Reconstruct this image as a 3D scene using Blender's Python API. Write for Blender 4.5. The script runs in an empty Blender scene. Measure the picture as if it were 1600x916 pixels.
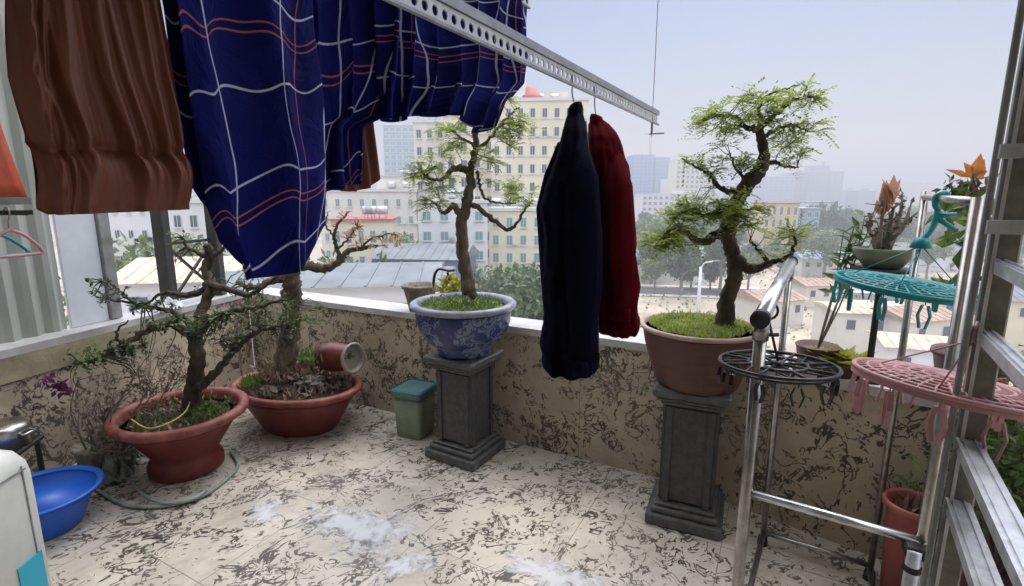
import bpy, math, random
from mathutils import Vector, Matrix, noise
random.seed(7)
R = math.radians
SC = bpy.context.scene
COL = SC.collection
# ------------------------------------------------------------------ camera
EYE = 1.5
PITCH = R(10.6)
F = 800.0
cam_d = bpy.data.cameras.new('camera'); cam = bpy.data.objects.new('camera', cam_d); COL.objects.link(cam)
cam_d.sensor_width = 36; cam_d.lens = 18.0; cam_d.clip_start = 0.02; cam_d.clip_end = 9000
cam.location = (0, 0, EYE); cam.rotation_euler = (R(90) - PITCH, 0, 0)
SC.camera = cam
# ------------------------------------------------------------------ sky, sun, exposure
SUN_EL, SUN_AZ = R(58), R(25)
w = bpy.data.worlds.new('World'); SC.world = w; w.use_nodes = True
nt = w.node_tree; nt.nodes.clear()
def N(t, nt=nt, **k):
    n = nt.nodes.new(t)
    for a, b in k.items(): setattr(n, a, b)
    return n
sky = N('ShaderNodeTexSky', sky_type='NISHITA', sun_disc=False, sun_elevation=SUN_EL, sun_rotation=SUN_AZ, air_density=1.5, dust_density=1.5)
b1 = N('ShaderNodeBackground'); b1.inputs[1].default_value = 0.05
tn = N('ShaderNodeMix', data_type='RGBA', blend_type='MULTIPLY'); tn.inputs[0].default_value = 1; tn.inputs[7].default_value = (.93, .90, .90, 1)
nt.links.new(sky.outputs[0], tn.inputs[6]); nt.links.new(tn.outputs[2], b1.inputs[0])
tc = N('ShaderNodeTexCoord'); sep = N('ShaderNodeSeparateXYZ'); nt.links.new(tc.outputs['Generated'], sep.inputs[0])
ns = N('ShaderNodeTexNoise'); ns.inputs['Scale'].default_value = 2.2; ns.inputs['Detail'].default_value = 5
mp = N('ShaderNodeMapping'); mp.inputs['Scale'].default_value = (1, 1, 3.5)
nt.links.new(tc.outputs['Generated'], mp.inputs[0]); nt.links.new(mp.outputs[0], ns.inputs['Vector'])
rz = N('ShaderNodeValToRGB')
e = rz.color_ramp.elements
e[0].position = 0.0; e[0].color = (0.24, 0.19, 0.23, 1)
e[1].position = 1.0; e[1].color = (2.3, 2.25, 2.25, 1)
m1 = e.new(0.12); m1.color = (0.08, 0.06, 0.12, 1)
m2 = e.new(0.33); m2.color = (0.02, 0.03, 0.13, 1)
m3 = e.new(0.60); m3.color = (2.0, 2.0, 2.1, 1)
nt.links.new(sep.outputs[2], rz.inputs[0])
mx = N('ShaderNodeMix', data_type='RGBA', blend_type='MULTIPLY'); mx.inputs[0].default_value = 0.8
cr = N('ShaderNodeValToRGB'); cr.color_ramp.elements[0].position = .3; cr.color_ramp.elements[0].color = (.72, .76, .84, 1)
cr.color_ramp.elements[1].position = .7; cr.color_ramp.elements[1].color = (1.08, 1.07, 1.05, 1)
nt.links.new(ns.outputs[0], cr.inputs[0]); nt.links.new(rz.outputs[0], mx.inputs[6]); nt.links.new(cr.outputs[0], mx.inputs[7])
b2 = N('ShaderNodeBackground'); b2.inputs[1].default_value = 0.78
nt.links.new(mx.outputs[2], b2.inputs[0])
ad = N('ShaderNodeAddShader'); nt.links.new(b1.outputs[0], ad.inputs[0]); nt.links.new(b2.outputs[0], ad.inputs[1])
wo = N('ShaderNodeOutputWorld'); nt.links.new(ad.outputs[0], wo.inputs[0])
sd = bpy.data.lights.new('sun', 'SUN'); sd.energy = 0.9; sd.angle = R(25); sd.color = (1, .96, .9)
so = bpy.data.objects.new('sun', sd); COL.objects.link(so)
# direction towards the sun: azimuth from +Y towards +X
sv = Vector((math.sin(SUN_AZ) * math.cos(SUN_EL), math.cos(SUN_AZ) * math.cos(SUN_EL), math.sin(SUN_EL)))
so.rotation_euler = sv.to_track_quat('Z', 'Y').to_euler()
SC.view_settings.view_transform = 'Standard'; SC.view_settings.look = 'None'
SC.view_settings.exposure = 0.85; SC.view_settings.gamma = 1.0; SC.view_settings.use_curve_mapping = False
SC.render.engine = 'CYCLES'
SC.cycles.volume_bounces = 0; SC.cycles.max_bounces = 6; SC.cycles.transparent_max_bounces = 12
# ------------------------------------------------------------------ helpers
cp, sp = math.cos(PITCH), math.sin(PITCH)
def ray(x, y):
    u = (x - 800) / F; v = (458 - y) / F
    return Vector((u, cp + v * sp, v * cp - sp))
def at(x, y, Y):
    d = ray(x, y); return Vector((0, 0, EYE)) + d * (Y / d.y)
def az(x, y, z):
    d = ray(x, y); return Vector((0, 0, EYE)) + d * ((z - EYE) / d.z)
def ad_(x, y, t):
    return Vector((0, 0, EYE)) + ray(x, y) * t
def plane(x, y, a, b):          # vertical plane X = a + b*Y
    d = ray(x, y); t = a / (d.x - b * d.y)
    return Vector((0, 0, EYE)) + d * t
def V(*a): return Vector(a)
def rnd(a, b): return random.uniform(a, b)
def rdir():
    while True:
        v = V(rnd(-1, 1), rnd(-1, 1), rnd(-1, 1))
        if .05 < v.length < 1: return v.normalized()

OFF = {}
class MB:
    def __init__(s): s.v = []; s.f = []; s.m = []; s.uv = None; s.cur = 0
    def face(s, ids): s.f.append(tuple(ids)); s.m.append(s.cur)
    def box(s, c, sz, rot=0, ax=None, bev=0):
        hx, hy, hz = sz[0] / 2, sz[1] / 2, sz[2] / 2
        M = Matrix.Rotation(rot, 3, 'Z') if ax is None else ax
        c = Vector(c)
        if bev <= 0:
            k = len(s.v)
            for X in (-hx, hx):
                for Y in (-hy, hy):
                    for Z in (-hz, hz): s.v.append(c + M @ V(X, Y, Z))
            for q in ((0, 1, 3, 2), (4, 6, 7, 5), (0, 4, 5, 1), (2, 3, 7, 6), (0, 2, 6, 4), (1, 5, 7, 3)): s.face([k + i for i in q])
        else:                      # octagonal plan, chamfered top and bottom
            b = bev
            def ring(x, y, z, bb):
                return [(-x + bb, -y, z), (x - bb, -y, z), (x, -y + bb, z), (x, y - bb, z), (x - bb, y, z), (-x + bb, y, z), (-x, y - bb, z), (-x, -y + bb, z)]
            rs = [ring(hx - b, hy - b, -hz, b * .5), ring(hx, hy, -hz + b, b), ring(hx, hy, hz - b, b), ring(hx - b, hy - b, hz, b * .5)]
            k = len(s.v)
            for r_ in rs:
                for p in r_: s.v.append(c + M @ Vector(p))
            for a in range(3):
                for i in range(8):
                    j = (i + 1) % 8
                    s.face([k + a * 8 + i, k + a * 8 + j, k + a * 8 + 8 + j, k + a * 8 + 8 + i])
            s.face([k + 7 - i for i in range(8)]); s.face([k + 24 + i for i in range(8)])
    def bar(s, a, b, w_, h_=None, up=None):
        a = Vector(a); b = Vector(b); d = (b - a); L = d.length; d.normalize()
        up = Vector(up) if up else (V(0, 0, 1) if abs(d.z) < .95 else V(0, 1, 0))
        x = d.cross(up).normalized(); z = x.cross(d).normalized()
        M = Matrix((x, d, z)).transposed()
        s.box((a + b) / 2, (w_, L, h_ or w_), ax=M)
    def tube(s, pts, rad, seg=8, cap=True, jit=0, flat=1.0):
        pts = [Vector(p) for p in pts]; n = len(pts)
        if not hasattr(rad, '__len__'): rad = [rad] * n
        k = len(s.v); prev = None
        for i in range(n):
            d = (pts[min(i + 1, n - 1)] - pts[max(i - 1, 0)])
            d = d.normalized() if d.length > 1e-9 else V(0, 0, 1)
            if prev is None:
                x = d.cross(V(0, 0, 1) if abs(d.z) < .9 else V(1, 0, 0)).normalized()
            else:
                x = (prev - d * prev.dot(d)).normalized()
            prev = x; y = d.cross(x)
            for j in range(seg):
                a = 2 * math.pi * j / seg; r_ = rad[i]
                if jit: r_ *= 1 + jit * noise.noise(V(j * 1.7, i * .9, rad[i] * 31 + n))
                s.v.append(pts[i] + x * math.cos(a) * r_ + y * math.sin(a) * r_ * flat)
        for i in range(n - 1):
            for j in range(seg):
                j2 = (j + 1) % seg
                s.face([k + i * seg + j, k + i * seg + j2, k + (i + 1) * seg + j2, k + (i + 1) * seg + j])
        if cap:
            s.face([k + seg - 1 - j for j in range(seg)]); s.face([k + (n - 1) * seg + j for j in range(seg)])
    def lathe(s, prof, c=(0, 0, 0), seg=40, sx=1, sy=1, rot=0, M=None, wob=0):
        c = Vector(c); k = len(s.v); n = len(prof)
        for i, (r_, z) in enumerate(prof):
            for j in range(seg):
                a = 2 * math.pi * j / seg
                rr = r_ * (1 + (wob * noise.noise(V(math.cos(a) * 1.5, math.sin(a) * 1.5, z * 4)) if wob else 0))
                p = V(rr * math.cos(a) * sx, rr * math.sin(a) * sy, z)
                p = Matrix.Rotation(rot, 3, 'Z') @ p
                if M is not None: p = M @ p
                s.v.append(c + p)
        for i in range(n - 1):
            for j in range(seg):
                j2 = (j + 1) % seg
                s.face([k + i * seg + j, k + i * seg + j2, k + (i + 1) * seg + j2, k + (i + 1) * seg + j])
        if prof[0][0] > 1e-6: s.face([k + seg - 1 - j for j in range(seg)])
        if prof[-1][0] > 1e-6: s.face([k + (n - 1) * seg + j for j in range(seg)])
    def leaf(s, p, d, up, L, W, fold=.25):
        d = d.normalized(); x = d.cross(up)
        if x.length < 1e-4: x = d.cross(V(1, .3, .2))
        x.normalize(); u = x.cross(d)
        k = len(s.v)
        s.v += [p, p + d * L * .45 + x * W * .5 + u * W * fold, p + d * L, p + d * L * .45 - x * W * .5 + u * W * fold]
        s.face([k, k + 1, k + 2]); s.face([k, k + 2, k + 3])
    def frond(s, p, d, L, n, ll, lw):
        d = d.normalized(); up = (V(0, 0, 1) + rdir() * .35).normalized()
        x = d.cross(up)
        if x.length < 1e-3: x = V(1, 0, 0)
        x.normalize()
        for i in range(n):
            q = p + d * (L * (i + .6) / n) - V(0, 0, 1) * (L * .25 * (i / n) ** 2)
            for sg in (-1, 1):
                if random.random() < .12: continue
                s.leaf(q, x * sg + d * .55 + up * rnd(-.25, .25), up, ll * rnd(.7, 1.15), lw, 0.1)
    def blob(s, c, r_, seg=10, rings=6, jit=.25, sq=(1, 1, 1), sd=0):
        c = Vector(c); k = len(s.v)
        for i in range(rings + 1):
            th = math.pi * i / rings
            for j in range(seg):
                a = 2 * math.pi * j / seg
                q = V(math.sin(th) * math.cos(a), math.sin(th) * math.sin(a), math.cos(th))
                rr = r_ * (1 + jit * noise.noise(q * 2.3 + V(sd, sd * 1.3, 0)))
                s.v.append(c + V(q.x * sq[0], q.y * sq[1], q.z * sq[2]) * rr)
        for i in range(rings):
            for j in range(seg):
                j2 = (j + 1) % seg
                s.face([k + i * seg + j, k + i * seg + j2, k + (i + 1) * seg + j2, k + (i + 1) * seg + j])
    def grid(s, pts, closed=False):          # pts[i][j]
        k = len(s.v); n = len(pts); m_ = len(pts[0])
        for r_ in pts:
            for p in r_: s.v.append(Vector(p))
        for i in range(n - 1):
            for j in range(m_ - (0 if closed else 1)):
                j2 = (j + 1) % m_
                s.face([k + i * m_ + j, k + i * m_ + j2, k + (i + 1) * m_ + j2, k + (i + 1) * m_ + j])
    def build(s, name, mats, parent=None, smooth=False, label=None, loc=None):
        off = OFF.get(parent.name, V(0, 0, 0)) if parent else V(0, 0, 0)
        if loc is not None and not parent: off = Vector(loc)
        me = bpy.data.meshes.new(name)
        me.from_pydata([tuple(Vector(p) - off) for p in s.v], [], s.f)
        mats = mats if isinstance(mats, (list, tuple)) else [mats]
        for m_ in mats: me.materials.append(m_)
        if len(mats) > 1:
            me.polygons.foreach_set('material_index', s.m)
        if smooth: me.polygons.foreach_set('use_smooth', [True] * len(me.polygons))
        if s.uv:
            ul = me.uv_layers.new(name='UVMap')
            for l in me.loops: ul.data[l.index].uv = s.uv[l.vertex_index]
        me.update()
        o = bpy.data.objects.new(name, me); COL.objects.link(o)
        if parent:
            o.parent = parent; OFF[o.name] = off
        else:
            o.location = off; OFF[o.name] = off
        if label: o['label'] = label
        return o
def tag(o, label, cat, group=None, kind=None):
    o['label'] = label; o['category'] = cat
    if group: o['group'] = group
    if kind: o['kind'] = kind
    return o
def thing(name, label, cat, loc=(0, 0, 0), group=None):
    o = bpy.data.objects.new(name, None); COL.objects.link(o); o.location = loc; o.empty_display_size = .1
    OFF[o.name] = Vector(loc)
    return tag(o, label, cat, group)
def struct(o): o['kind'] = 'structure'; return o
def copy_tree(o, parent=None):
    c = o.copy(); COL.objects.link(c)
    if parent: c.parent = parent
    for ch in o.children: copy_tree(ch, c)
    return c
def arc(c, r_, a0, a1, n, ax=V(1, 0, 0), ay=V(0, 1, 0)):
    return [Vector(c) + ax * (r_ * math.cos(a0 + (a1 - a0) * i / n)) + ay * (r_ * math.sin(a0 + (a1 - a0) * i / n)) for i in range(n + 1)]
def interp(tab, x):
    if x <= tab[0][0]: return tab[0][1]
    for (a, b), (c, d) in zip(tab, tab[1:]):
        if x <= c: return b + (d - b) * (x - a) / (c - a)
    return tab[-1][1]
# ------------------------------------------------------------------ materials
def mat(name, col, rough=.6, metal=0, var=0, vscale=8, col2=None, bump=0, bscale=40, spec=None, trans=0, sss=0, stretch=None, alpha=None):
    m_ = bpy.data.materials.new(name); m_.use_nodes = True
    t = m_.node_tree; p = t.nodes['Principled BSDF']
    p.inputs['Base Color'].default_value = (*col, 1); p.inputs['Roughness'].default_value = rough; p.inputs['Metallic'].default_value = metal
    if spec is not None: p.inputs['Specular IOR Level'].default_value = spec
    if trans: p.inputs['Transmission Weight'].default_value = trans
    if alpha is not None: p.inputs['Alpha'].default_value = alpha
    if var or col2 or bump:
        tcn = t.nodes.new('ShaderNodeTexCoord'); mpn = t.nodes.new('ShaderNodeMapping')
        t.links.new(tcn.outputs['Object'], mpn.inputs[0])
        if stretch: mpn.inputs['Scale'].default_value = stretch
    if var or col2:
        n1 = t.nodes.new('ShaderNodeTexNoise'); n1.inputs['Scale'].default_value = vscale; n1.inputs['Detail'].default_value = 6; n1.inputs['Roughness'].default_value = .65
        t.links.new(mpn.outputs[0], n1.inputs['Vector'])
        rp = t.nodes.new('ShaderNodeValToRGB'); rp.color_ramp.elements[0].position = .35; rp.color_ramp.elements[1].position = .65
        c2 = col2 or tuple(min(1, c * (1 + var)) for c in col); c1 = col if col2 else tuple(c * (1 - var) for c in col)
        rp.color_ramp.elements[0].color = (*c1, 1); rp.color_ramp.elements[1].color = (*c2, 1)
        t.links.new(n1.outputs[0], rp.inputs[0]); t.links.new(rp.outputs[0], p.inputs['Base Color'])
    if bump:
        n2 = t.nodes.new('ShaderNodeTexNoise'); n2.inputs['Scale'].default_value = bscale; n2.inputs['Detail'].default_value = 4
        t.links.new(mpn.outputs[0], n2.inputs['Vector'])
        bp = t.nodes.new('ShaderNodeBump'); bp.inputs['Strength'].default_value = bump; bp.inputs['Distance'].default_value = .01
        t.links.new(n2.outputs[0], bp.inputs['Height']); t.links.new(bp.outputs[0], p.inputs['Normal'])
    return m_
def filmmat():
    """wet film with glossy reflections painted in as pale colour, thinner towards its uneven edge (edge distance is stored in the UV)"""
    m_ = mat('wet_glare_film', (.66, .67, .71), .16)
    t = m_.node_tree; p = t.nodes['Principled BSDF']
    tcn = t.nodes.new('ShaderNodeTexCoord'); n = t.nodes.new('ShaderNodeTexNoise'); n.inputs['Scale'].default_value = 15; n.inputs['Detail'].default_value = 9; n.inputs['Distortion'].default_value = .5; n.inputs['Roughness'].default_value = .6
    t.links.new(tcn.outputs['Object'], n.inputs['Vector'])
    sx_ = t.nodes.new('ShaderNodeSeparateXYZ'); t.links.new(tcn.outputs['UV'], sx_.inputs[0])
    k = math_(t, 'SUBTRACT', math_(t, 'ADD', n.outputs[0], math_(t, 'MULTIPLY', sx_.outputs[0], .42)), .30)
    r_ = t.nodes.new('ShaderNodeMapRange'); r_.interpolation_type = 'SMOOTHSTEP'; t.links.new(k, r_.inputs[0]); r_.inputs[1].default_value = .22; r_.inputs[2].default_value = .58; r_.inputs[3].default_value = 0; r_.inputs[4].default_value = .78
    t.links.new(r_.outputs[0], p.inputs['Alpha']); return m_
def leafmat(name, col, col2, tr=.45, rough=.5):
    m_ = mat(name, col, rough, col2=col2, vscale=14)
    t = m_.node_tree; p = t.nodes['Principled BSDF']; out = t.nodes['Material Output']
    tl = t.nodes.new('ShaderNodeBsdfTranslucent'); mx_ = t.nodes.new('ShaderNodeMixShader'); mx_.inputs[0].default_value = tr
    rp = [n for n in t.nodes if n.type == 'VALTORGB'][0]
    t.links.new(rp.outputs[0], tl.inputs[0]); t.links.new(p.outputs[0], mx_.inputs[1]); t.links.new(tl.outputs[0], mx_.inputs[2]); t.links.new(mx_.outputs[0], out.inputs[0])
    return m_
def math_(t, op, a, b=None, c=None):
    n = t.nodes.new('ShaderNodeMath'); n.operation = op
    for i, q in enumerate((a, b, c)):
        if q is None: continue
        if isinstance(q, (int, float)): n.inputs[i].default_value = q
        else: t.links.new(q, n.inputs[i])
    return n.outputs[0]
def mixc(t, f, a, b):
    n = t.nodes.new('ShaderNodeMix'); n.data_type = 'RGBA'
    if isinstance(f, (int, float)): n.inputs[0].default_value = f
    else: t.links.new(f, n.inputs[0])
    for i, q in ((6, a), (7, b)):
        if isinstance(q, tuple): n.inputs[i].default_value = (*q, 1)
        else: t.links.new(q, n.inputs[i])
    return n.outputs[2]
def smooth_lt(t, x, lo, hi):     # 1 below lo, 0 above hi
    n = t.nodes.new('ShaderNodeMapRange'); n.interpolation_type = 'SMOOTHSTEP'
    t.links.new(x, n.inputs[0]); n.inputs[1].default_value = lo; n.inputs[2].default_value = hi; n.inputs[3].default_value = 1; n.inputs[4].default_value = 0
    return n.outputs[0]
def twig_tile(name, wall=False):
    """cream ceramic tile printed all over with dark brown twigs and blots"""
    m_ = bpy.data.materials.new(name); m_.use_nodes = True
    t = m_.node_tree; p = t.nodes['Principled BSDF']
    tcn = t.nodes.new('ShaderNodeTexCoord'); mp_ = t.nodes.new('ShaderNodeMapping'); t.links.new(tcn.outputs['Object'], mp_.inputs[0])
    mp_.inputs['Rotation'].default_value = (0, 0, R(-28))
    def nz(sc, det=4, dist=0, vec=None, rg=.6, st=None):
        n = t.nodes.new('ShaderNodeTexNoise'); n.inputs['Scale'].default_value = sc; n.inputs['Detail'].default_value = det
        n.inputs['Distortion'].default_value = dist; n.inputs['Roughness'].default_value = rg
        src = vec or mp_.outputs[0]
        if st:
            q = t.nodes.new('ShaderNodeMapping'); q.inputs['Scale'].default_value = st; q.inputs['Location'].default_value = (sc * .37, sc * .13, sc * .2)
            t.links.new(src, q.inputs[0]); src = q.outputs[0]
        t.links.new(src, n.inputs['Vector']); return n.outputs[0]
    st = (1, .9, .75) if wall else (.62, 1, 1)
    st2 = (.8, 1, 1) if wall else (1, .7, 1)
    def lines(sc, wd, st, dist, det=4):
        n = nz(sc, det, dist, st=st, rg=.55)
        return smooth_lt(t, math_(t, 'ABSOLUTE', math_(t, 'SUBTRACT', n, .5)), wd * .6, wd)
    k_ = .85 if wall else 1.0
    a = lines(7.4 * k_, .022, st, 1.1); b = lines(11.5 * k_, .027, st2, 1.6, 5); c2 = lines(20, .045, st, 1.0, 3)
    gate1 = smooth_lt(t, nz(5.2 * k_, 3), .48, .50)
    gate2 = smooth_lt(t, nz(6.5 * k_, 3, st=(1.2, .8, 1)), .455, .475)
    gate3 = smooth_lt(t, nz(4.4, 3, st=(.9, 1.1, 1)), .44, .47)
    blot = smooth_lt(t, nz(17 * k_, 3, 1.8, st=st), .345, .362)
    blot = math_(t, 'MULTIPLY', blot, smooth_lt(t, nz(3.7, 2, st=(1.3, 1, 1)), .52, .60))
    ink = math_(t, 'MAXIMUM', math_(t, 'MULTIPLY', a, gate1), math_(t, 'MAXIMUM', math_(t, 'MULTIPLY', b, gate2), math_(t, 'MAXIMUM', blot, math_(t, 'MULTIPLY', c2, gate3))))
    soft = smooth_lt(t, nz(9, 4, .5, st=st), .36, .50)
    base = mixc(t, soft, (.61, .555, .475) if not wall else (.52, .435, .325), (.53, .475, .395) if not wall else (.46, .385, .285))
    inkc = mixc(t, nz(3, 2), (.016, .010, .009), (.05, .034, .027))
    c = mixc(t, math_(t, 'MULTIPLY', ink, .93), base, inkc)
    dirt = smooth_lt(t, nz(1.6, 6, .4, rg=.7), .40, .60)
    c = mixc(t, math_(t, 'MULTIPLY', dirt, .30 if not wall else .35), c, (.20, .185, .15))
    # grout joints every 0.6 m, only faintly darker
    sx_ = t.nodes.new('ShaderNodeSeparateXYZ'); q = t.nodes.new('ShaderNodeMapping'); q.inputs['Rotation'].default_value = (0, 0, R(28)); q.inputs['Location'].default_value = (.13, .21, .745)
    t.links.new(tcn.outputs['Object'], q.inputs[0]); t.links.new(q.outputs[0], sx_.inputs[0])
    def joint(o, per):
        fr = math_(t, 'PINGPONG', o, per / 2)
        return smooth_lt(t, fr, .0012, .003)
    g = joint(sx_.outputs[0], .6)
    if not wall: g = math_(t, 'MAXIMUM', g, joint(sx_.outputs[1], .6))
    c = mixc(t, math_(t, 'MULTIPLY', g, .75), c, (.16, .14, .12))
    t.links.new(c, p.inputs['Base Color'])
    rr = t.nodes.new('ShaderNodeMapRange'); t.links.new(nz(2.2, 6, .3), rr.inputs[0]); rr.inputs[1].default_value = .35; rr.inputs[2].default_value = .68; rr.inputs[3].default_value = .22 if not wall else .4; rr.inputs[4].default_value = .6
    t.links.new(rr.outputs[0], p.inputs['Roughness'])
    bp = t.nodes.new('ShaderNodeBump'); bp.inputs['Strength'].default_value = .12; bp.inputs['Distance'].default_value = .004
    t.links.new(math_(t, 'SUBTRACT', nz(60, 3), g), bp.inputs['Height']); t.links.new(bp.outputs[0], p.inputs['Normal'])
    return m_
def check_cloth(name, px=.2, py=.2, dark=1.0):
    m_ = bpy.data.materials.new(name); m_.use_nodes = True
    t = m_.node_tree; p = t.nodes['Principled BSDF']
    tcn = t.nodes.new('ShaderNodeTexCoord'); nn = t.nodes.new('ShaderNodeTexNoise'); nn.inputs['Scale'].default_value = 3.4; nn.inputs['Detail'].default_value = 2
    t.links.new(tcn.outputs['UV'], nn.inputs['Vector'])
    vm = t.nodes.new('ShaderNodeVectorMath'); vm.operation = 'SCALE'; vm.inputs[3].default_value = .075; t.links.new(nn.outputs[1], vm.inputs[0])
    va = t.nodes.new('ShaderNodeVectorMath'); va.operation = 'ADD'; t.links.new(tcn.outputs['UV'], va.inputs[0]); t.links.new(vm.outputs[0], va.inputs[1])
    s_ = t.nodes.new('ShaderNodeSeparateXYZ'); t.links.new(va.outputs[0], s_.inputs[0])
    U, W_ = s_.outputs[0], s_.outputs[1]
    def ln(o, per, off, wd):
        wd = wd * .8
        return smooth_lt(t, math_(t, 'PINGPONG', math_(t, 'ADD', o, off), per / 2), wd * .6, wd)
    wl = math_(t, 'MAXIMUM', ln(U, px, .03, .0035), ln(W_, py, .06, .0035))
    ol = math_(t, 'MAXIMUM', ln(W_, py * 2, .155, .0028), ln(W_, py * 2, .172, .0028))
    ol2 = ln(U, px * 3, .12, .0028)
    bp_ = t.nodes.new('ShaderNodeTexNoise'); bp_.inputs['Scale'].default_value = 3; t.links.new(tcn.outputs['UV'], bp_.inputs['Vector'])
    base = mixc(t, bp_.outputs[0], (.003 * dark, .004 * dark, .06 * dark), (.007 * dark, .010 * dark, .16 * dark))
    c = mixc(t, math_(t, 'MULTIPLY', math_(t, 'MAXIMUM', ol, ol2), .8), base, (.45, .13, .10))
    c = mixc(t, math_(t, 'MULTIPLY', wl, .85), c, (.55, .58, .75))
    t.links.new(c, p.inputs['Base Color']); p.inputs['Roughness'].default_value = .85; p.inputs['Specular IOR Level'].default_value = .12
    w1 = t.nodes.new('ShaderNodeTexNoise'); w1.inputs['Scale'].default_value = 11; w1.inputs['Detail'].default_value = 5; w1.inputs['Distortion'].default_value = .6; t.links.new(tcn.outputs['UV'], w1.inputs['Vector'])
    w2 = t.nodes.new('ShaderNodeTexNoise'); w2.inputs['Scale'].default_value = 260; t.links.new(tcn.outputs['UV'], w2.inputs['Vector'])
    bu = t.nodes.new('ShaderNodeBump'); bu.inputs['Strength'].default_value = .7; bu.inputs['Distance'].default_value = .03
    t.links.new(math_(t, 'ADD', w1.outputs[0], math_(t, 'MULTIPLY', w2.outputs[0], .05)), bu.inputs['Height']); t.links.new(bu.outputs[0], p.inputs['Normal'])
    return m_
def porcelain(name):
    m_ = bpy.data.materials.new(name); m_.use_nodes = True
    t = m_.node_tree; p = t.nodes['Principled BSDF']; p.inputs['Roughness'].default_value = .22
    tcn = t.nodes.new('ShaderNodeTexCoord')
    n = t.nodes.new('ShaderNodeTexNoise'); n.inputs['Scale'].default_value = 15; n.inputs['Detail'].default_value = 6; n.inputs['Distortion'].default_value = 1.6
    t.links.new(tcn.outputs['Object'], n.inputs['Vector'])
    l = smooth_lt(t, math_(t, 'ABSOLUTE', math_(t, 'SUBTRACT', n.outputs[0], .5)), .03, .07)
    n2 = t.nodes.new('ShaderNodeTexNoise'); n2.inputs['Scale'].default_value = 9; n2.inputs['Detail'].default_value = 5; t.links.new(tcn.outputs['Object'], n2.inputs['Vector'])
    bl = smooth_lt(t, n2.outputs[0], .47, .53)
    k = math_(t, 'MAXIMUM', l, bl)
    c = mixc(t, k, (.16, .19, .27), mixc(t, n2.outputs[0], (.010, .014, .08), (.025, .045, .20)))
    t.links.new(c, p.inputs['Base Color'])
    return m_
M = {}
M['floor'] = twig_tile('floor_tile'); M['wall'] = twig_tile('wall_tile', True)
M['cap'] = mat('cap_stone', (.48, .47, .46), .35, var=.18, vscale=6, bump=.15)
M['plaster'] = mat('plaster', (.30, .265, .17), .8, var=.3, vscale=4, bump=.3)
M['sheet'] = mat('painted_sheet', (.36, .38, .34), .5, var=.14, vscale=3, bump=.05, stretch=(1, 1, .3))
M['panel'] = mat('pale_panel', (.62, .66, .70), .5, var=.08, vscale=3)
M['greypost'] = mat('grey_post', (.22, .23, .23), .5, var=.25, vscale=14)
M['darkpost'] = mat('dark_post', (.018, .020, .016), .55, var=.3)
M['alu'] = mat('aluminium', (.62, .62, .64), .5, .4, var=.15, vscale=20)
M['alu_d'] = mat('aluminium_top', (.32, .32, .33), .42, .7, var=.2, vscale=16)
M['steel'] = mat('stainless', (.42, .40, .38), .28, .95, var=.22, vscale=22, bump=.05)
M['steel_b'] = mat('stainless_bright', (.66, .66, .68), .25, .9, var=.12, vscale=22)
M['galv'] = mat('galvanised', (.55, .57, .60), .4, .5, var=.25, vscale=18)
M['olive'] = mat('ladder_stile', (.22, .215, .19), .4, .5, var=.3, vscale=18)
M['ironbk'] = mat('dark_iron', (.02, .018, .018), .5, .2, var=.3)
M['blackpl'] = mat('black_plastic', (.010, .010, .013), .35)
M['redpot'] = mat('red_glazed', (.12, .009, .007), .5, col2=(.17, .030, .022), vscale=13, bump=.12, bscale=30)
M['redrim'] = mat('red_rim', (.17, .028, .022), .55, col2=(.30, .10, .075), vscale=16, bump=.12)
M['clay'] = mat('brown_clay', (.095, .038, .030), .55, var=.22, vscale=9, bump=.1, stretch=(1, 1, 5))
M['clayrim'] = mat('clay_rim', (.42, .30, .25), .5, var=.2)
M['granite'] = mat('dark_granite', (.055, .055, .056), .5, var=.35, vscale=30, bump=.15, bscale=90)
M['granite_l'] = mat('granite_edge', (.088, .088, .088), .45, var=.35, vscale=26, bump=.12, bscale=90)
M['porc'] = porcelain('blue_white_porcelain'); M['porcrim'] = mat('porcelain_rim', (.25, .27, .34), .3, var=.3, vscale=14)
M['soil'] = mat('soil', (.030, .022, .016), .95, col2=(.08, .06, .038), vscale=45, bump=1, bscale=60)
M['moss'] = mat('moss', (.045, .07, .012), .95, col2=(.19, .22, .04), vscale=30, bump=1, bscale=80)
M['bark'] = mat('bark', (.045, .034, .022), .9, col2=(.17, .135, .085), vscale=24, bump=.9, bscale=50, stretch=(1, 1, .35))
M['barkd'] = mat('dark_bark', (.018, .014, .010), .9, col2=(.095, .07, .045), vscale=22, bump=.9, bscale=50, stretch=(1, 1, .35))
M['barkgrey'] = mat('grey_bark', (.11, .10, .082), .9, col2=(.30, .27, .22), vscale=26, bump=.7, bscale=60, stretch=(1, 1, .4))
M['leaf'] = leafmat('leaf_fresh', (.18, .26, .045), (.46, .52, .13))
M['leafy'] = leafmat('leaf_yellow', (.30, .32, .03), (.45, .42, .06))
M['leafd'] = leafmat('leaf_dark', (.022, .055, .015), (.075, .12, .035), .25)
M['leafg'] = leafmat('leaf_mid', (.05, .11, .02), (.15, .22, .05))
M['leafo'] = leafmat('leaf_orange', (.42, .13, .03), (.55, .24, .07))
M['leafp'] = leafmat('leaf_pink', (.45, .22, .15), (.62, .40, .28))
M['leafr'] = leafmat('leaf_red', (.40, .03, .03), (.5, .08, .05))
M['purple'] = leafmat('leaf_purple', (.10, .015, .08), (.20, .04, .14))
M['dry'] = mat('dry_leaf', (.16, .10, .07), .9, col2=(.34, .27, .20), vscale=20)
M['teal'] = mat('teal_plastic', (.010, .26, .29), .35, var=.25, vscale=6)
M['pinkpl'] = mat('pink_plastic', (.47, .24, .26), .5, var=.15, vscale=10)
M['pinkpot'] = mat('pink_pot', (.42, .12, .11), .55, var=.2)
M['bluepl'] = mat('blue_plastic', (.010, .10, .50), .4, var=.12, vscale=5)
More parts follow.
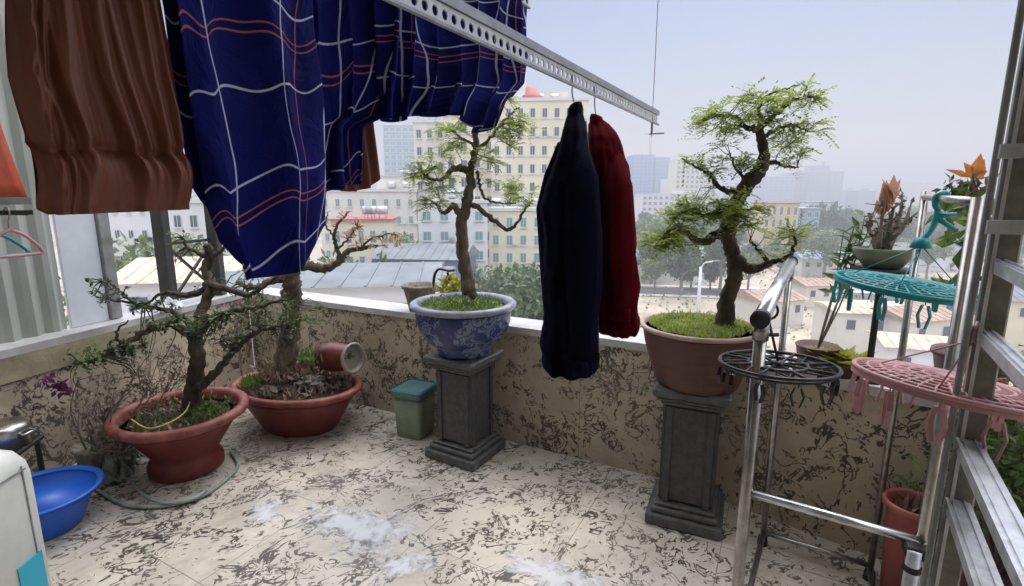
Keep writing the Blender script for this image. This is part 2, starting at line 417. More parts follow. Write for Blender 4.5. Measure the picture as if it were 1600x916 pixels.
M['tealpl'] = mat('teal_lid', (.07, .17, .18), .4, var=.15)
M['bucket'] = mat('green_bucket', (.19, .23, .155), .45, var=.2, vscale=6)
M['white'] = mat('white_plastic', (.60, .62, .58), .4, var=.1, vscale=4)
M['cyan'] = mat('cyan_label', (.02, .36, .50), .4)
M['brown'] = mat('brown_satin', (.15, .045, .026), .55, var=.15, vscale=4, bump=.2, bscale=20, stretch=(1, 1, .3))
M['check'] = check_cloth('blue_check', .15, .17); M['check2'] = check_cloth('blue_check_fine', .115, .14)
M['navy'] = mat('navy_knit', (.0035, .004, .014), 1.0, var=.3, bump=.2, bscale=120, spec=.04)
M['red'] = mat('dark_red_knit', (.075, .002, .005), 1.0, var=.25, bump=.2, bscale=120, spec=.05)
M['redor'] = mat('red_orange_cloth', (.48, .035, .02), .7, col2=(.6, .14, .05), vscale=8)
M['rag'] = mat('grey_rag', (.10, .12, .11), .85, col2=(.30, .32, .29), vscale=20, bump=.4)
M['ragw'] = mat('white_rag', (.62, .62, .64), .8, var=.15)
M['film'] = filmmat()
M['yellow'] = mat('yellow_wire', (.50, .37, .12), .5)
M['hose'] = mat('hose', (.26, .31, .28), .35, var=.3)
M['jarrim'] = mat('jar_rim', (.26, .23, .19), .5, var=.3)
M['tin'] = mat('tin_red', (.12, .018, .012), .4, var=.3, vscale=20)
# ------------------------------------------------------------------ terrace
HW = .745
def backY(X): return 2.969 - .527 * X if X < .82 else 2.535 - .85 * (X - .82)
CX, CY = -2.153, 4.10
def leftX(Y): return -2.563 + .25 * (Y - 2.466)
bend = V(.82, 2.537, 0); rend = V(3.2, backY(3.2), 0); corner = V(CX, CY, 0); lend = V(leftX(-1.4), -1.4, 0)
mb = MB()                                     # floor slab
fl = [lend + V(-.2, 0, 0), V(3.4, -1.4, 0), rend + V(.2, .1, 0), bend + V(.08, .1, 0), corner + V(-.1, .15, 0)]
k = len(fl); mb.v = [p.copy() for p in fl] + [p + V(0, 0, -.3) for p in fl]
mb.face(range(k)); mb.face([2 * k - 1 - i for i in range(k)])
for i in range(k): mb.face([i, i + k, (i + 1) % k + k, (i + 1) % k])
struct(mb.build('floor', M['floor']))
def wall_seg(name, a, b, label, th=.16, out=1, m_=None):
    d = (b - a).normalized(); n = V(-d.y, d.x, 0) * out
    t = thing(name, label, 'wall', a)
    mb = MB(); k = 0
    q = [a, b, b + n * th, a + n * th]
    mb.v = [p + V(0, 0, -.25) for p in q] + [p + V(0, 0, HW - .04) for p in q]
    for f in ((0, 1, 5, 4), (1, 2, 6, 5), (2, 3, 7, 6), (3, 0, 4, 7)): mb.face(f)
    mb.build('wall', m_ or M['wall'], t)
    mc = MB(); q = [a - n * .012, b - n * .012, b + n * (th + .05), a + n * (th + .05)]
    mc.v = [p + V(0, 0, HW - .04) for p in q] + [p + V(0, 0, HW) for p in q]
    for f in ((0, 1, 5, 4), (1, 2, 6, 5), (2, 3, 7, 6), (3, 0, 4, 7), (4, 5, 6, 7), (3, 2, 1, 0)): mc.face(f)
    mc.build('cap', M['cap'], t)
    return t
wall_seg('parapet_wall', corner, bend, 'long parapet wall of twig-patterned tile behind the two stone pedestals')
wall_seg('parapet_wall', bend + V(.004, -.003, 0), rend, 'parapet wall of twig-patterned tile behind the steel clothes stand')
tl = wall_seg('parapet_wall', lend, corner - (corner - lend).normalized() * .004, 'left parapet wall under the corrugated metal sheet')
mb = MB(); d = (corner - lend).normalized(); nrm = V(-d.y, d.x, 0)       # plain plaster strip below the left cap
mb.bar(lend + V(0, 0, .64) - nrm * .004 + d * .1, corner + V(0, 0, .64) - nrm * .004 - d * .9, .02, .13); mb.build('plaster_band', M['plaster'], tl)
# left cladding
ld = d; lo_ = nrm
def LW(Y, z, o=0): return V(leftX(Y), Y, z) + lo_ * o
mb = MB(); pts = []
n = 150
for i in range(n + 1):
    Y = -1.2 + (2.86 + 1.2) * i / n
    ph = (Y * 9.5) % 1.0; h = interp([(0, 0), (.3, 0), (.42, 1), (.82, 1), (.94, 0), (1, 0)], ph)
    pts.append([LW(Y, HW + .003, .13 - .028 * h), LW(Y, 3.1, .13 - .028 * h)])
mb.grid(pts); o = mb.build('corrugated_sheet', M['sheet'])
tag(o, 'pale grey-green corrugated metal sheet standing on the left parapet', 'metal sheet')
mo = o.modifiers.new('s', 'SOLIDIFY'); mo.thickness = .002
mb = MB(); mb.bar(LW(2.875, 1.92, .12), LW(3.085, 1.92, .12), .02, 2.34)
tag(mb.build('flat_panel', M['panel']), 'smooth pale bluish panel between the corrugated sheet and the grey post', 'panel')
mb = MB(); p = LW(3.125, 1.93, .12); mb.box(p, (.06, .07, 2.36), rot=-R(14), bev=.004)
tag(mb.build('metal_post', M['greypost']), 'grey square post at the edge of the pale panel', 'post')
t = thing('lattice_fence', 'dark metal fence post and crossed braces on the left parapet', 'fence', LW(3.5, HW, .1))
mb = MB(); mb.bar(LW(3.5, HW + .002, .1), LW(3.5, 3.1, .1), .075); mb.build('post', M['darkpost'], t)
mb = MB(); mb.bar(LW(3.93, HW + .002, .1), LW(3.93, 3.1, .1), .07); mb.build('post', M['darkpost'], t)
mb = MB()
for (a, b) in ((.80, 1.16), (1.16, .80)): mb.bar(LW(3.54, a, .1 + (a - .8) * .04), LW(3.9, b, .1 + (a - .8) * .04), .016)
mb.bar(LW(3.54, .80, .12), LW(3.9, .80, .12), .03); mb.bar(LW(3.54, 1.18, .12), LW(3.9, 1.18, .12), .02)
mb.build('brace', M['darkpost'], t)
# house behind the camera, with an eave that holds the drying rack wires
t = thing('house', 'house wall and eave at the back of the terrace behind the viewer', 'house', (0, -1.5, 0))
mb = MB(); mb.box((0.3, -1.5, 1.6), (6.6, .2, 3.4)); mb.build('wall', M['plaster'], t)
mb = MB(); mb.box((-.6, .1, 3.38), (5.2, 3.2, .12)); mb.build('roof', M['plaster'], t)
# ------------------------------------------------------------------ pedestals
def pedestal(cx, cy, h, ang, s, label):
    t = thing('stone_pedestal', label, 'pedestal', (cx, cy, 0), 'granite plant pedestals')
    def bx(mb, w, z0, z1, bev=.006): mb.box((cx, cy, (z0 + z1) / 2), (w, w, z1 - z0), rot=ang, bev=bev)
    mb = MB(); bx(mb, s, 0.001, .055); bx(mb, s * .88, .057, .085); bx(mb, s * .80, .087, .105); mb.build('base', M['granite_l'], t)
    mb = MB(); sh = s * .66; z0, z1 = .107, h - .085
    bx(mb, sh, z0, z1, .012)
    Mx = Matrix.Rotation(ang, 3, 'Z')
    for k in range(4):                       # raised frame on each side of the shaft
        Mk = Matrix.Rotation(ang + k * math.pi / 2, 3, 'Z'); c = V(cx, cy, 0)
        for sg in (-1, 1): mb.box(c + Mk @ V(sg * (sh / 2 - .022), -sh / 2 - .004, (z0 + z1) / 2), (.026, .010, z1 - z0 - .01), rot=ang + k * math.pi / 2)
    mb.build('shaft', M['granite'], t)
    mb = MB(); bx(mb, s * .76, h - .083, h - .062); bx(mb, s * .86, h - .06, h - .042); bx(mb, s * .97, h - .04, h, .008); mb.build('top_slab', M['granite_l'], t)
    return t
A1 = math.atan2(-.51, .86)
pedestal(-.275, 2.84, .62, A1, .35, 'grey granite pedestal carrying the blue and white porcelain bowl')
pedestal(.84, 2.24, .665, math.atan2(-.41, .91), .335, 'dark granite pedestal carrying the brown clay pot')
# ------------------------------------------------------------------ potted bonsai
def spline(pts, n=6):
    P = [Vector(p) for p in pts]; out = []
    for i in range(len(P) - 1):
        a = P[max(i - 1, 0)]; b = P[i]; c = P[i + 1]; d = P[min(i + 2, len(P) - 1)]
        for k in range(n):
            s = k / n
            out.append(.5 * ((2 * b) + (c - a) * s + (2 * a - 5 * b + 4 * c - d) * s * s + (3 * b - a - 3 * c + d) * s ** 3))
    out.append(P[-1]); return out
def rads(r0, r1, n): return [r0 + (r1 - r0) * (i / (n - 1)) for i in range(n)]
def branch(mb, px, Y, r0, r1, dys=None, seg=8, jit=.3, n=6, wig=.006):
    pts = [at(x, y, Y + (dys[i] if dys else 0)) for i, (x, y) in enumerate(px)]
    sp_ = spline(pts, n)
    if wig:
        for i in range(1, len(sp_) - 1): sp_[i] = sp_[i] + rdir() * wig
    mb.tube(sp_, rads(r0, r1, len(sp_)), seg, jit=jit)
    return sp_
def twigs(mbw, mbl, src, centers, n, rr, fl=(.05, .09), nl=6, ll=.014, lw=.006, kind='frond', per=6, r0=.0035):
    """twigs from the nearest source point into each foliage cloud, with leaves along them"""
    for (c, r_) in centers:
        c = Vector(c); r_ = Vector(r_)
        for i in range(n):
            e = c + V(rnd(-1, 1) * r_.x, rnd(-1, 1) * r_.y, rnd(-1, 1) * r_.z)
            s = min(src, key=lambda p: (p - e).length + rnd(0, .04))
            m1 = s.lerp(e, .5) + rdir() * (e - s).length * .15 + V(0, 0, (e - s).length * .08)
            p = [s, s.lerp(m1, .5) + rdir() * .006, m1, m1.lerp(e, .55) + rdir() * .01, e]
            mbw.tube(p, rads(r0, .0011, 5), 4, cap=False)
            for k in range(per):
                f = rnd(.45, 1); q = m1.lerp(e, (f - .4) / .6)
                dd = (rdir() + (e - s).normalized() * .5); dd.z *= .45
                if kind == 'frond': mbl.frond(q, dd, rnd(*fl), nl, ll, lw)
                else: mbl.leaf(q, dd, (V(0, 0, 1) + rdir() * .6).normalized(), ll * rnd(.6, 1.2), lw, .15)
def potdisc(mb, c, r_, sx=1, sy=1, rot=0, h=.02, sd=0):
    pts = []
    for i in range(9):
        row = []
        for j in range(36):
            a = 2 * math.pi * j / 36; q = r_ * i / 8
            p = Matrix.Rotation(rot, 3, 'Z') @ V(q * math.cos(a) * sx, q * math.sin(a) * sy, 0)
            z = h * (1 - (i / 8) ** 2) + .014 * noise.noise(V(p.x * 14 + sd, p.y * 14, sd))
            row.append(Vector(c) + p + V(0, 0, z))
        pts.append(row)
    mb.grid(pts, True)
def tufts(mb, c, r_, n, L, sx=1, sy=1, W=.005):
    for i in range(n):
        a = rnd(0, 6.283); q = r_ * math.sqrt(rnd(0, 1))
        p = Vector(c) + V(q * math.cos(a) * sx, q * math.sin(a) * sy, rnd(-.004, .012))
        mb.leaf(p, rdir() * .8 + V(0, 0, .9), rdir(), L * rnd(.4, 1.2), W, 0)
PROF = lambda rb, rt, h, th, lip: [(rb * .55, 0.0), (rb, 0.0), (rb * 1.03, .02), (rb * .97, .05)] + [(rb * .97 + (rt - rb * .97) * s ** .8, .05 + (h - .085) * s) for s in (.2, .4, .6, .8, 1)] + [(rt + lip, h - .03), (rt + lip + .004, h - .012), (rt + lip - .006, h), (rt + lip - th, h), (rt - th, h - .02), (rt - th * 1.3, h - .07), (rt - th * 2, h - .10)]

# --- blue and white bowl
bc = V(-.275, 2.84, .622)
t = thing('potted_bonsai', 'slender bonsai in a blue and white porcelain bowl on the left pedestal', 'bonsai', bc)
mb = MB(); mb.lathe([(.10, 0), (.15, 0), (.155, .016), (.148, .03), (.205, .075), (.248, .135), (.268, .195), (.272, .25), (.270, .262)], bc, 56); pt_ = mb.build('pot', M['porc'], t, True)
mb = MB(); mb.lathe([(.270, .262), (.290, .267), (.300, .280), (.299, .294), (.286, .302), (.262, .300), (.252, .28), (.248, .24)], bc, 56, wob=.01)
mb.f = mb.f[:-1]; mb.m = mb.m[:-1]
mb.build('rim', M['porcrim'], pt_, True)
mb = MB(); potdisc(mb, bc + V(0, 0, .262), .25, h=.025, sd=3); mb.build('soil', M['moss'], t, True)
mb = MB(); tufts(mb, bc + V(0, 0, .282), .235, 1100, .022, W=.008); o = mb.build('moss', M['leafg'], t); o['kind'] = 'stuff'
Y0 = 2.83; wd = MB(); lf = MB()
tr = branch(wd, [(733, 462), (731, 440), (724, 400), (722, 350), (729, 320), (736, 290), (735, 265), (742, 235), (743, 190), (748, 150)], Y0, .042, .010, seg=12, jit=.3)
b1_ = branch(wd, [(722, 338), (708, 322), (694, 332), (680, 318)], Y0, .022, .006, [0, -.03, -.05, -.08])
b2_ = branch(wd, [(734, 268), (718, 262), (705, 266), (694, 278), (676, 280), (660, 270)], Y0, .020, .005, [0, -.02, -.04, -.04, -.06, -.1])
b3_ = branch(wd, [(738, 318), (752, 328), (772, 345), (792, 358), (806, 352), (818, 332), (828, 318)], Y0, .016, .005, [0, 0, -.05, -.09, -.1, -.12, -.12])
b4_ = branch(wd, [(744, 268), (750, 290), (756, 308), (775, 316), (806, 318)], Y0, .010, .004, [0, .02, .03, .03, .03])
b5_ = branch(wd, [(741, 235), (760, 222), (778, 200), (796, 180), (812, 168)], Y0, .011, .004, [0, .03, .06, .09, .1])
b6_ = branch(wd, [(741, 228), (725, 218), (705, 205), (690, 200)], Y0, .009, .003, [0, -.03, -.06, -.08])
src = tr[20:] + b1_[3:] + b2_[6:] + b3_[10:] + b4_[5:] + b5_[5:] + b6_[5:]
def cl(x, y, Y, rx, ry, rd=.10): return (at(x, y, Y), V(rx / F * Y, rd, ry / F * Y))
cs = [cl(702, 202, Y0 - .08, 22, 9), cl(668, 256, Y0 - .1, 24, 14), cl(692, 290, Y0 - .04, 20, 10), cl(680, 318, Y0 - .08, 22, 10), cl(758, 252, Y0, 20, 13), cl(700, 232, Y0, 22, 9),
      cl(800, 180, Y0 + .1, 26, 22), cl(815, 218, Y0 + .08, 16, 16), cl(790, 205, Y0 + .05, 20, 12), cl(820, 310, Y0 - .1, 20, 12), cl(785, 290, Y0, 22, 10), cl(740, 180, Y0, 20, 12), cl(655, 278, Y0 - .1, 12, 8), cl(770, 150, Y0, 24, 12)]
twigs(wd, lf, src, cs, 9, 0, nl=7, per=5, ll=.022, lw=.011, r0=.0022)
wd.build('trunk', M['bark'], t, True); lf.build('foliage', M['leaf'], t)

# --- brown clay pot
bc = V(.845, 2.24, .667)
t = thing('potted_bonsai', 'tall S-curved bonsai in a brown clay pot on the right pedestal', 'bonsai', bc)
mb = MB(); mb.lathe([(.12, 0), (.176, 0), (.182, .013), (.192, .045), (.215, .115), (.235, .18), (.246, .240), (.25, .252)], bc, 56); pt_ = mb.build('pot', M['clay'], t, True)
mb = MB(); mb.lathe([(.25, .252), (.260, .255), (.264, .264), (.261, .271), (.250, .274), (.240, .268), (.234, .24), (.23, .20)], bc, 56); mb.f = mb.f[:-1]; mb.m = mb.m[:-1]
mb.build('rim', M['clayrim'], pt_, True)
mb = MB(); potdisc(mb, bc + V(0, 0, .235), .236, h=.04, sd=9); mb.build('soil', M['moss'], t, True)
mb = MB(); tufts(mb, bc + V(0, 0, .262), .22, 1700, .030, W=.006); o = mb.build('moss', M['leaf'], t); o['kind'] = 'stuff'
Y0 = 2.235; wd = MB(); lf = MB()
sp_ = spline([at(x, y, Y0 + dy) for x, y, dy in [(1132, 512, 0), (1136, 470, 0), (1147, 435, 0), (1146, 400, .02), (1138, 372, .03), (1142, 340, .02), (1156, 308, 0), (1170, 285, -.02), (1190, 262, -.03), (1193, 235, -.02), (1187, 205, 0), (1190, 190, 0)]], 7)
rr_ = [interp([(0, .044), (.1, .033), (.35, .030), (.42, .035), (.55, .028), (.66, .034), (.72, .026), (.85, .018), (1, .011)], i / (len(sp_) - 1)) for i in range(len(sp_))]
wd.tube(sp_, rr_, 14, jit=.35); tr = sp_
B = []
B.append(branch(wd, [(1136, 360), (1118, 368), (1102, 378), (1086, 376), (1070, 364), (1048, 362), (1030, 372)], Y0, .024, .005, [.03, 0, -.04, -.06, -.08, -.1, -.12]))
B.append(branch(wd, [(1140, 345), (1120, 335), (1095, 338), (1068, 345)], Y0, .016, .004, [0, -.03, -.06, -.1]))
B.append(branch(wd, [(1155, 300), (1135, 298), (1118, 288), (1108, 272), (1090, 262), (1066, 248)], Y0, .013, .003, [0, 0, -.03, -.04, -.05, -.08]))
B.append(branch(wd, [(1149, 405), (1162, 417), (1178, 420), (1196, 414), (1210, 408)], Y0, .030, .010, [0, 0, -.02, -.03, -.04]))
B.append(branch(wd, [(1204, 412), (1192, 398), (1180, 386), (1172, 376)], Y0 - .03, .011, .003))
B.append(branch(wd, [(1208, 409), (1226, 405), (1238, 392), (1243, 372), (1240, 358)], Y0 - .04, .012, .003))
B.append(branch(wd, [(1194, 258), (1212, 254), (1228, 260), (1248, 262)], Y0, .010, .003, [0, -.02, -.02, -.03]))
B.append(branch(wd, [(1188, 205), (1168, 198), (1146, 184), (1124, 180), (1100, 188)], Y0, .014, .003, [0, -.03, -.04, -.07, -.1]))
B.append(branch(wd, [(1188, 200), (1206, 184), (1222, 170), (1236, 158), (1262, 152), (1282, 155)], Y0, .014, .003, [0, 0, .03, .03, .04, .06]))
B.append(branch(wd, [(1192, 215), (1216, 200), (1240, 196), (1262, 206)], Y0, .010, .003, [0, .04, .08, .1]))
B.append(branch(wd, [(1190, 192), (1186, 172), (1196, 152), (1226, 140), (1250, 132)], Y0, .008, .002, [0, .03, .05, .08, .1]))
B.append(branch(wd, [(1168, 290), (1150, 262), (1142, 240)], Y0, .008, .002, [0, -.05, -.09]))
src = [q for b in B for q in b[len(b) // 3:]] + tr[-12:]
cs = [cl(1050, 372, Y0 - .1, 32, 12), cl(1080, 345, Y0 - .06, 45, 20), cl(1125, 325, Y0 - .06, 40, 16), cl(1150, 335, Y0 - .1, 22, 14), cl(1095, 322, Y0, 34, 8), cl(1030, 380, Y0 - .12, 16, 6)]
twigs(wd, lf, src, cs, 15, 0, nl=7, per=6, ll=.021, lw=.011, r0=.0022)
cs = [cl(1140, 172, Y0 - .05, 38, 12), cl(1110, 186, Y0 - .08, 18, 6), cl(1170, 155, Y0, 18, 9), cl(1240, 150, Y0 + .05, 34, 11), cl(1215, 165, Y0, 22, 10), cl(1270, 160, Y0 + .05, 12, 8), cl(1250, 205, Y0 + .1, 28, 14),
      cl(1222, 215, Y0 + .05, 16, 10), cl(1170, 250, Y0 - .05, 14, 12), cl(1108, 268, Y0 - .04, 14, 9), cl(1245, 235, Y0 + .05, 12, 6), cl(1222, 385, Y0 - .05, 30, 14), cl(1240, 365, Y0 - .04, 14, 10), cl(1150, 205, Y0, 20, 8), cl(1185, 185, Y0, 20, 10)]
twigs(wd, lf, src, cs, 8, 0, nl=7, per=5, ll=.020, lw=.010, r0=.0022)
cs = [cl(1075, 252, Y0 - .08, 16, 8), cl(1225, 255, Y0, 26, 8), cl(1130, 235, Y0 - .05, 26, 16), cl(1100, 205, Y0, 24, 10), cl(1270, 190, Y0 + .1, 14, 14)]
twigs(wd, lf, src, cs, 6, 0, nl=6, per=3, ll=.018, lw=.009, r0=.0018)
wd.build('trunk', M['barkd'], t, True); lf.build('foliage', M['leaf'], t)

# --- front red pot
bc = V(-1.83, 2.66, 0)
t = thing('potted_bonsai', 'wide-spreading dark-leaved bonsai in the round red pot at the front left', 'bonsai', bc)
prof = [(.12, .002), (.172, .002), (.184, .015), (.186, .055), (.170, .09), (.163, .11), (.178, .135), (.220, .20), (.262, .265), (.292, .30)]
mb = MB(); mb.lathe(prof, bc, 60); pt_ = mb.build('pot', M['redpot'], t, True)
mb = MB(); mb.lathe([(.292, .30), (.314, .305), (.334, .320), (.339, .340), (.331, .355), (.312, .360), (.292, .354), (.284, .335), (.275, .28)], bc, 60, wob=.012); mb.f = mb.f[:-1]; mb.m = mb.m[:-1]
mb.build('rim', M['redrim'], pt_, True)
mb = MB(); potdisc(mb, bc + V(0, 0, .29), .285, h=.035, sd=5); mb.build('soil', M['soil'], t, True)
mb = MB(); tufts(mb, bc + V(0, 0, .315), .26, 400, .03, W=.012); tufts(mb, bc + V(.12, -.02, .32), .10, 130, .045, W=.02)
mb.build('ground_leaves', M['leafg'], t)
mb = MB(); tufts(mb, bc + V(0, 0, .315), .27, 200, .045, W=.016); mb.build('litter', M['dry'], t)['kind'] = 'stuff'
mb = MB(); w_ = spline([az(205, 655, .40), az(225, 668, .37), az(245, 668, .375), az(275, 655, .38), az(292, 640, .38), az(296, 622, .39), az(288, 606, .42)], 6); mb.tube(w_, .004, 6); mb.build('tie_wire', M['yellow'], t, True)
Y0 = 2.72; wd = MB(); lf = MB()
tr = branch(wd, [(302, 640), (300, 615), (306, 580), (308, 548), (300, 522)], Y0, .050, .032, seg=14, jit=.4)
B = [branch(wd, [(302, 612), (322, 596), (344, 574), (366, 548), (384, 532)], Y0, .028, .012, [0, -.04, -.06, -.1, -.1], seg=10, jit=.4),
     branch(wd, [(304, 528), (275, 508), (246, 508), (218, 524), (190, 540), (160, 556), (130, 572)], Y0, .026, .005, [0, -.05, -.1, -.15, -.2, -.2, -.25]),
     branch(wd, [(304, 540), (290, 500), (255, 484), (215, 476), (180, 470)], Y0, .022, .005, [0, .1, .14, .16, .2]),
     branch(wd, [(306, 530), (330, 498), (366, 486), (405, 480), (440, 468)], Y0, .024, .005, [0, -.1, -.15, -.2, -.2]),
     branch(wd, [(306, 530), (318, 480), (330, 448), (322, 420), (330, 400), (324, 385)], Y0, .030, .022, [0, .1, .15, .2, .2, .2], seg=10),
     branch(wd, [(322, 445), (350, 450), (385, 460), (412, 448), (438, 430)], Y0 + .15, .024, .006, [0, -.05, -.1, -.1, -.1]),
     branch(wd, [(320, 452), (290, 462), (258, 458), (238, 470)], Y0 + .15, .020, .006, [0, -.03, -.05, -.08]),
     branch(wd, [(215, 476), (196, 462), (180, 448), (160, 440)], Y0 + .16, .009, .003, [0, 0, 0, -.05]),
     branch(wd, [(384, 532), (398, 520), (425, 512), (455, 508)], Y0 - .1, .016, .004, [0, -.03, -.05, -.05]),
     branch(wd, [(190, 540), (182, 520), (200, 500)], Y0 - .2, .010, .003),
     branch(wd, [(330, 402), (355, 385), (385, 372)], Y0 + .2, .014, .005), branch(wd, [(322, 400), (296, 388), (285, 372)], Y0 + .2, .014, .005)]
src = [q for b in B for q in b[len(b) // 4:]]
cs = [cl(160, 555, Y0 - .2, 34, 16), cl(250, 512, Y0 - .1, 40, 12), cl(310, 510, Y0 - .15, 40, 18), cl(370, 500, Y0 - .15, 40, 18), cl(425, 490, Y0 - .15, 34, 20), cl(165, 455, Y0 + .1, 26, 22), cl(200, 545, Y0 - .2, 20, 10), cl(345, 535, Y0 - .15, 30, 16), cl(440, 515, Y0 - .1, 26, 12), cl(235, 480, Y0 + .1, 30, 10)]
twigs(wd, lf, src, cs, 17, 0, kind='leaf', per=9, ll=.032, lw=.015, r0=.005)
cs = [cl(280, 430, Y0 + .2, 34, 30), cl(370, 440, Y0 + .2, 30, 24), cl(300, 380, Y0 + .2, 26, 18), cl(220, 580, Y0 + .1, 30, 24)]
twigs(wd, lf, src, cs, 9, 0, kind='leaf', per=2, ll=.03, lw=.015, r0=.005)
wd.build('trunk', M['barkd'], t, True); lf.build('foliage', M['leafd'], t)
lf2 = MB()
for i in range(420):
    c, r_ = random.choice([cl(425, 485, Y0 - .15, 42, 22), cl(300, 505, Y0 - .15, 60, 20), cl(150, 560, Y0 - .22, 26, 14)])
    lf2.leaf(c + V(rnd(-1, 1) * r_.x, rnd(-1, 1) * r_.y, rnd(-1, 1) * r_.z), rdir(), V(0, 0, 1), .028, .013, .1)
lf2.build('young_leaves', M['leafg'], t)

# --- rear red oval pot
bc = V(-1.42, 3.22, 0); ro = R(-20); sx, sy = 1, .74
t = thing('potted_bonsai', 'thick-trunked bonsai with pink shoots in the oval red pot against the parapet', 'bonsai', bc)
mb = MB(); mb.lathe([(.15, .002), (.255, .002), (.27, .02), (.30, .07), (.345, .14), (.385, .21), (.405, .25)], bc, 60, sx, sy, ro); pt_ = mb.build('pot', M['redpot'], t, True)
mb = MB(); mb.lathe([(.405, .25), (.43, .256), (.452, .275), (.452, .292), (.435, .303), (.41, .30), (.40, .285), (.39, .22)], bc, 60, sx, sy, ro); mb.f = mb.f[:-1]; mb.m = mb.m[:-1]
mb.build('rim', M['redrim'], pt_, True)
mb = MB(); potdisc(mb, bc + V(0, 0, .245), .40, sx, sy, ro, h=.05, sd=15); mb.build('soil', M['soil'], t, True)
mb = MB(); tufts(mb, bc + V(0, 0, .28), .36, 420, .07, 1, .74, W=.02); tufts(mb, bc + V(-.05, 0, .36), .2, 300, .10, W=.02); mb.build('litter', M['dry'], t)['kind'] = 'stuff'
mb = MB()
mb.blob(bc + V(.13, -.10, .33), .055, 14, 9, .9, (1.3, 1, .8), 3); mb.build('stone', M['barkgrey'], t)
mb = MB(); mb.blob(bc + V(-.10, -.16, .30), .05, 14, 9, .9, (1.3, 1, .7), 7); mb.build('stone', M['barkgrey'], t)
mb = MB(); tufts(mb, bc + V(-.22, -.08, .32), .10, 260, .06, W=.012); tufts(mb, bc + V(.18, .05, .45), .16, 260, .07, W=.018); mb.build('ground_leaves', M['leafg'], t)
Y0 = 3.17; wd = MB(); lf = MB()
sp_ = spline([at(x, y, Y0) for x, y in [(438, 612), (442, 580), (450, 540), (456, 490), (456, 450), (455, 425), (462, 405)]], 7)
wd.tube(sp_, [interp([(0, .10), (.15, .075), (.4, .058), (.75, .050), (.9, .046), (1, .038)], i / (len(sp_) - 1)) for i in range(len(sp_))], 14, jit=.5)
for k in range(5):
    a = -1.2 + k * .8
    wd.tube([at(440, 596, Y0), at(440, 606, Y0) + V(math.cos(a) * .1, -.08 + math.sin(a) * .05, -.02), at(440, 618, Y0) + V(math.cos(a) * .2, -.14, -.05)], [.05, .03, .012], 8, jit=.4)
B = [branch(wd, [(460, 412), (480, 416), (505, 420), (528, 412), (542, 394), (565, 388), (590, 384)], Y0, .036, .009, [0, -.03, -.06, -.08, -.08, -.1, -.1], jit=.5),
     branch(wd, [(532, 408), (526, 386), (522, 366), (530, 346), (545, 332)], Y0 - .08, .016, .005),
     branch(wd, [(526, 390), (545, 372), (558, 352)], Y0 - .08, .008, .003), branch(wd, [(522, 368), (508, 352), (512, 334)], Y0 - .08, .008, .003),
     branch(wd, [(565, 388), (580, 374), (606, 366), (622, 368)], Y0 - .1, .008, .003),
     branch(wd, [(455, 430), (425, 440), (395, 450), (370, 440)], Y0, .030, .010), branch(wd, [(458, 408), (440, 390), (425, 370)], Y0, .03, .014)]
cs = [cl(535, 350, Y0 - .1, 26, 22, .06), cl(600, 380, Y0 - .1, 26, 12, .06), cl(555, 368, Y0 - .1, 18, 14, .05)]
src = [q for b in B[:5] for q in b[len(b) // 3:]]
for c1 in cs:
    lf = MB(); twigs(wd, lf, src, [c1], 16, 0, kind='leaf', per=7, ll=.034, lw=.013, r0=.004); lf.build('pink_shoot', M['leafp'], t)['kind'] = 'stuff'
lg = MB(); cs = [cl(400, 480, Y0, 30, 16), cl(500, 500, Y0 - .05, 34, 20), cl(385, 440, Y0, 20, 16)]
twigs(wd, lg, [q for b in B[5:] for q in b] + sp_[:30], cs, 12, 0, kind='leaf', per=7, ll=.036, lw=.016, r0=.004)
wd.build('trunk', M['bark'], t, True); lg.build('foliage', M['leafg'], t)

# --- tipped jar leaning in the rear pot
a_ = at(502, 556, 3.30); b_ = at(552, 560, 3.17)
t = thing('clay_jar', 'small dark red jar with a pale rim tipped on its side on the oval pot', 'jar', a_)
dz = (b_ - a_).normalized(); Mj = dz.to_track_quat('Z', 'Y').to_matrix(); L = (b_ - a_).length
mb = MB(); mb.lathe([(.055, 0), (.075, .01), (.092, .06), (.098, .12), (.092, .17), (.082, L - .02)], a_, 32, M=Mj); mb.f = mb.f[:-1]; mb.m = mb.m[:-1]; mb.build('body', M['tin'], t, True)
mb = MB(); mb.lathe([(.084, L - .02), (.098, L - .012), (.104, L), (.098, L + .01), (.084, L + .006), (.074, L - .03), (.07, L - .12), (.0, L - .14)], a_, 32, M=Mj); mb.build('rim', M['jarrim'], t, True)
mb = MB(); tufts(mb, b_ - dz * .06, .05, 60, .05, W=.02); mb.build('dry_filling', M['leafg'], t)
# --- lidded bucket
bc = az(650, 676, 0)
t = thing('lidded_bucket', 'translucent green square tub with a teal lid beside the left pedestal', 'bucket', bc)
Mb = Matrix.Rotation(A1 + .15, 3, 'Z')
def rsq(mb, lv, c, rot, n=8):
    pts = []
    for (hw, z, cr_) in lv:
        row = []
        for q in range(4):
            for k in range(n):
                a = math.pi / 2 * (q + k / (n - 1)); sx_ = (1, -1, -1, 1)[q]; sy_ = (1, 1, -1, -1)[q]
                p = V(sx_ * (hw - cr_), sy_ * (hw - cr_), 0) + V(math.cos(a), math.sin(a), 0) * cr_
                row.append(Vector(c) + Matrix.Rotation(rot, 3, 'Z') @ V(p.x, p.y, z))
        pts.append(row)
    mb.grid(pts, True)
    m_ = len(pts[0]); k = len(mb.v) - m_
    mb.face([k + i for i in range(m_)])
mb = MB(); rsq(mb, [(.0, .002, 0), (.090, .002, .03), (.094, .01, .03), (.102, .285, .032)], bc, A1 + .15); mb.build('tub', M['bucket'], t, True)
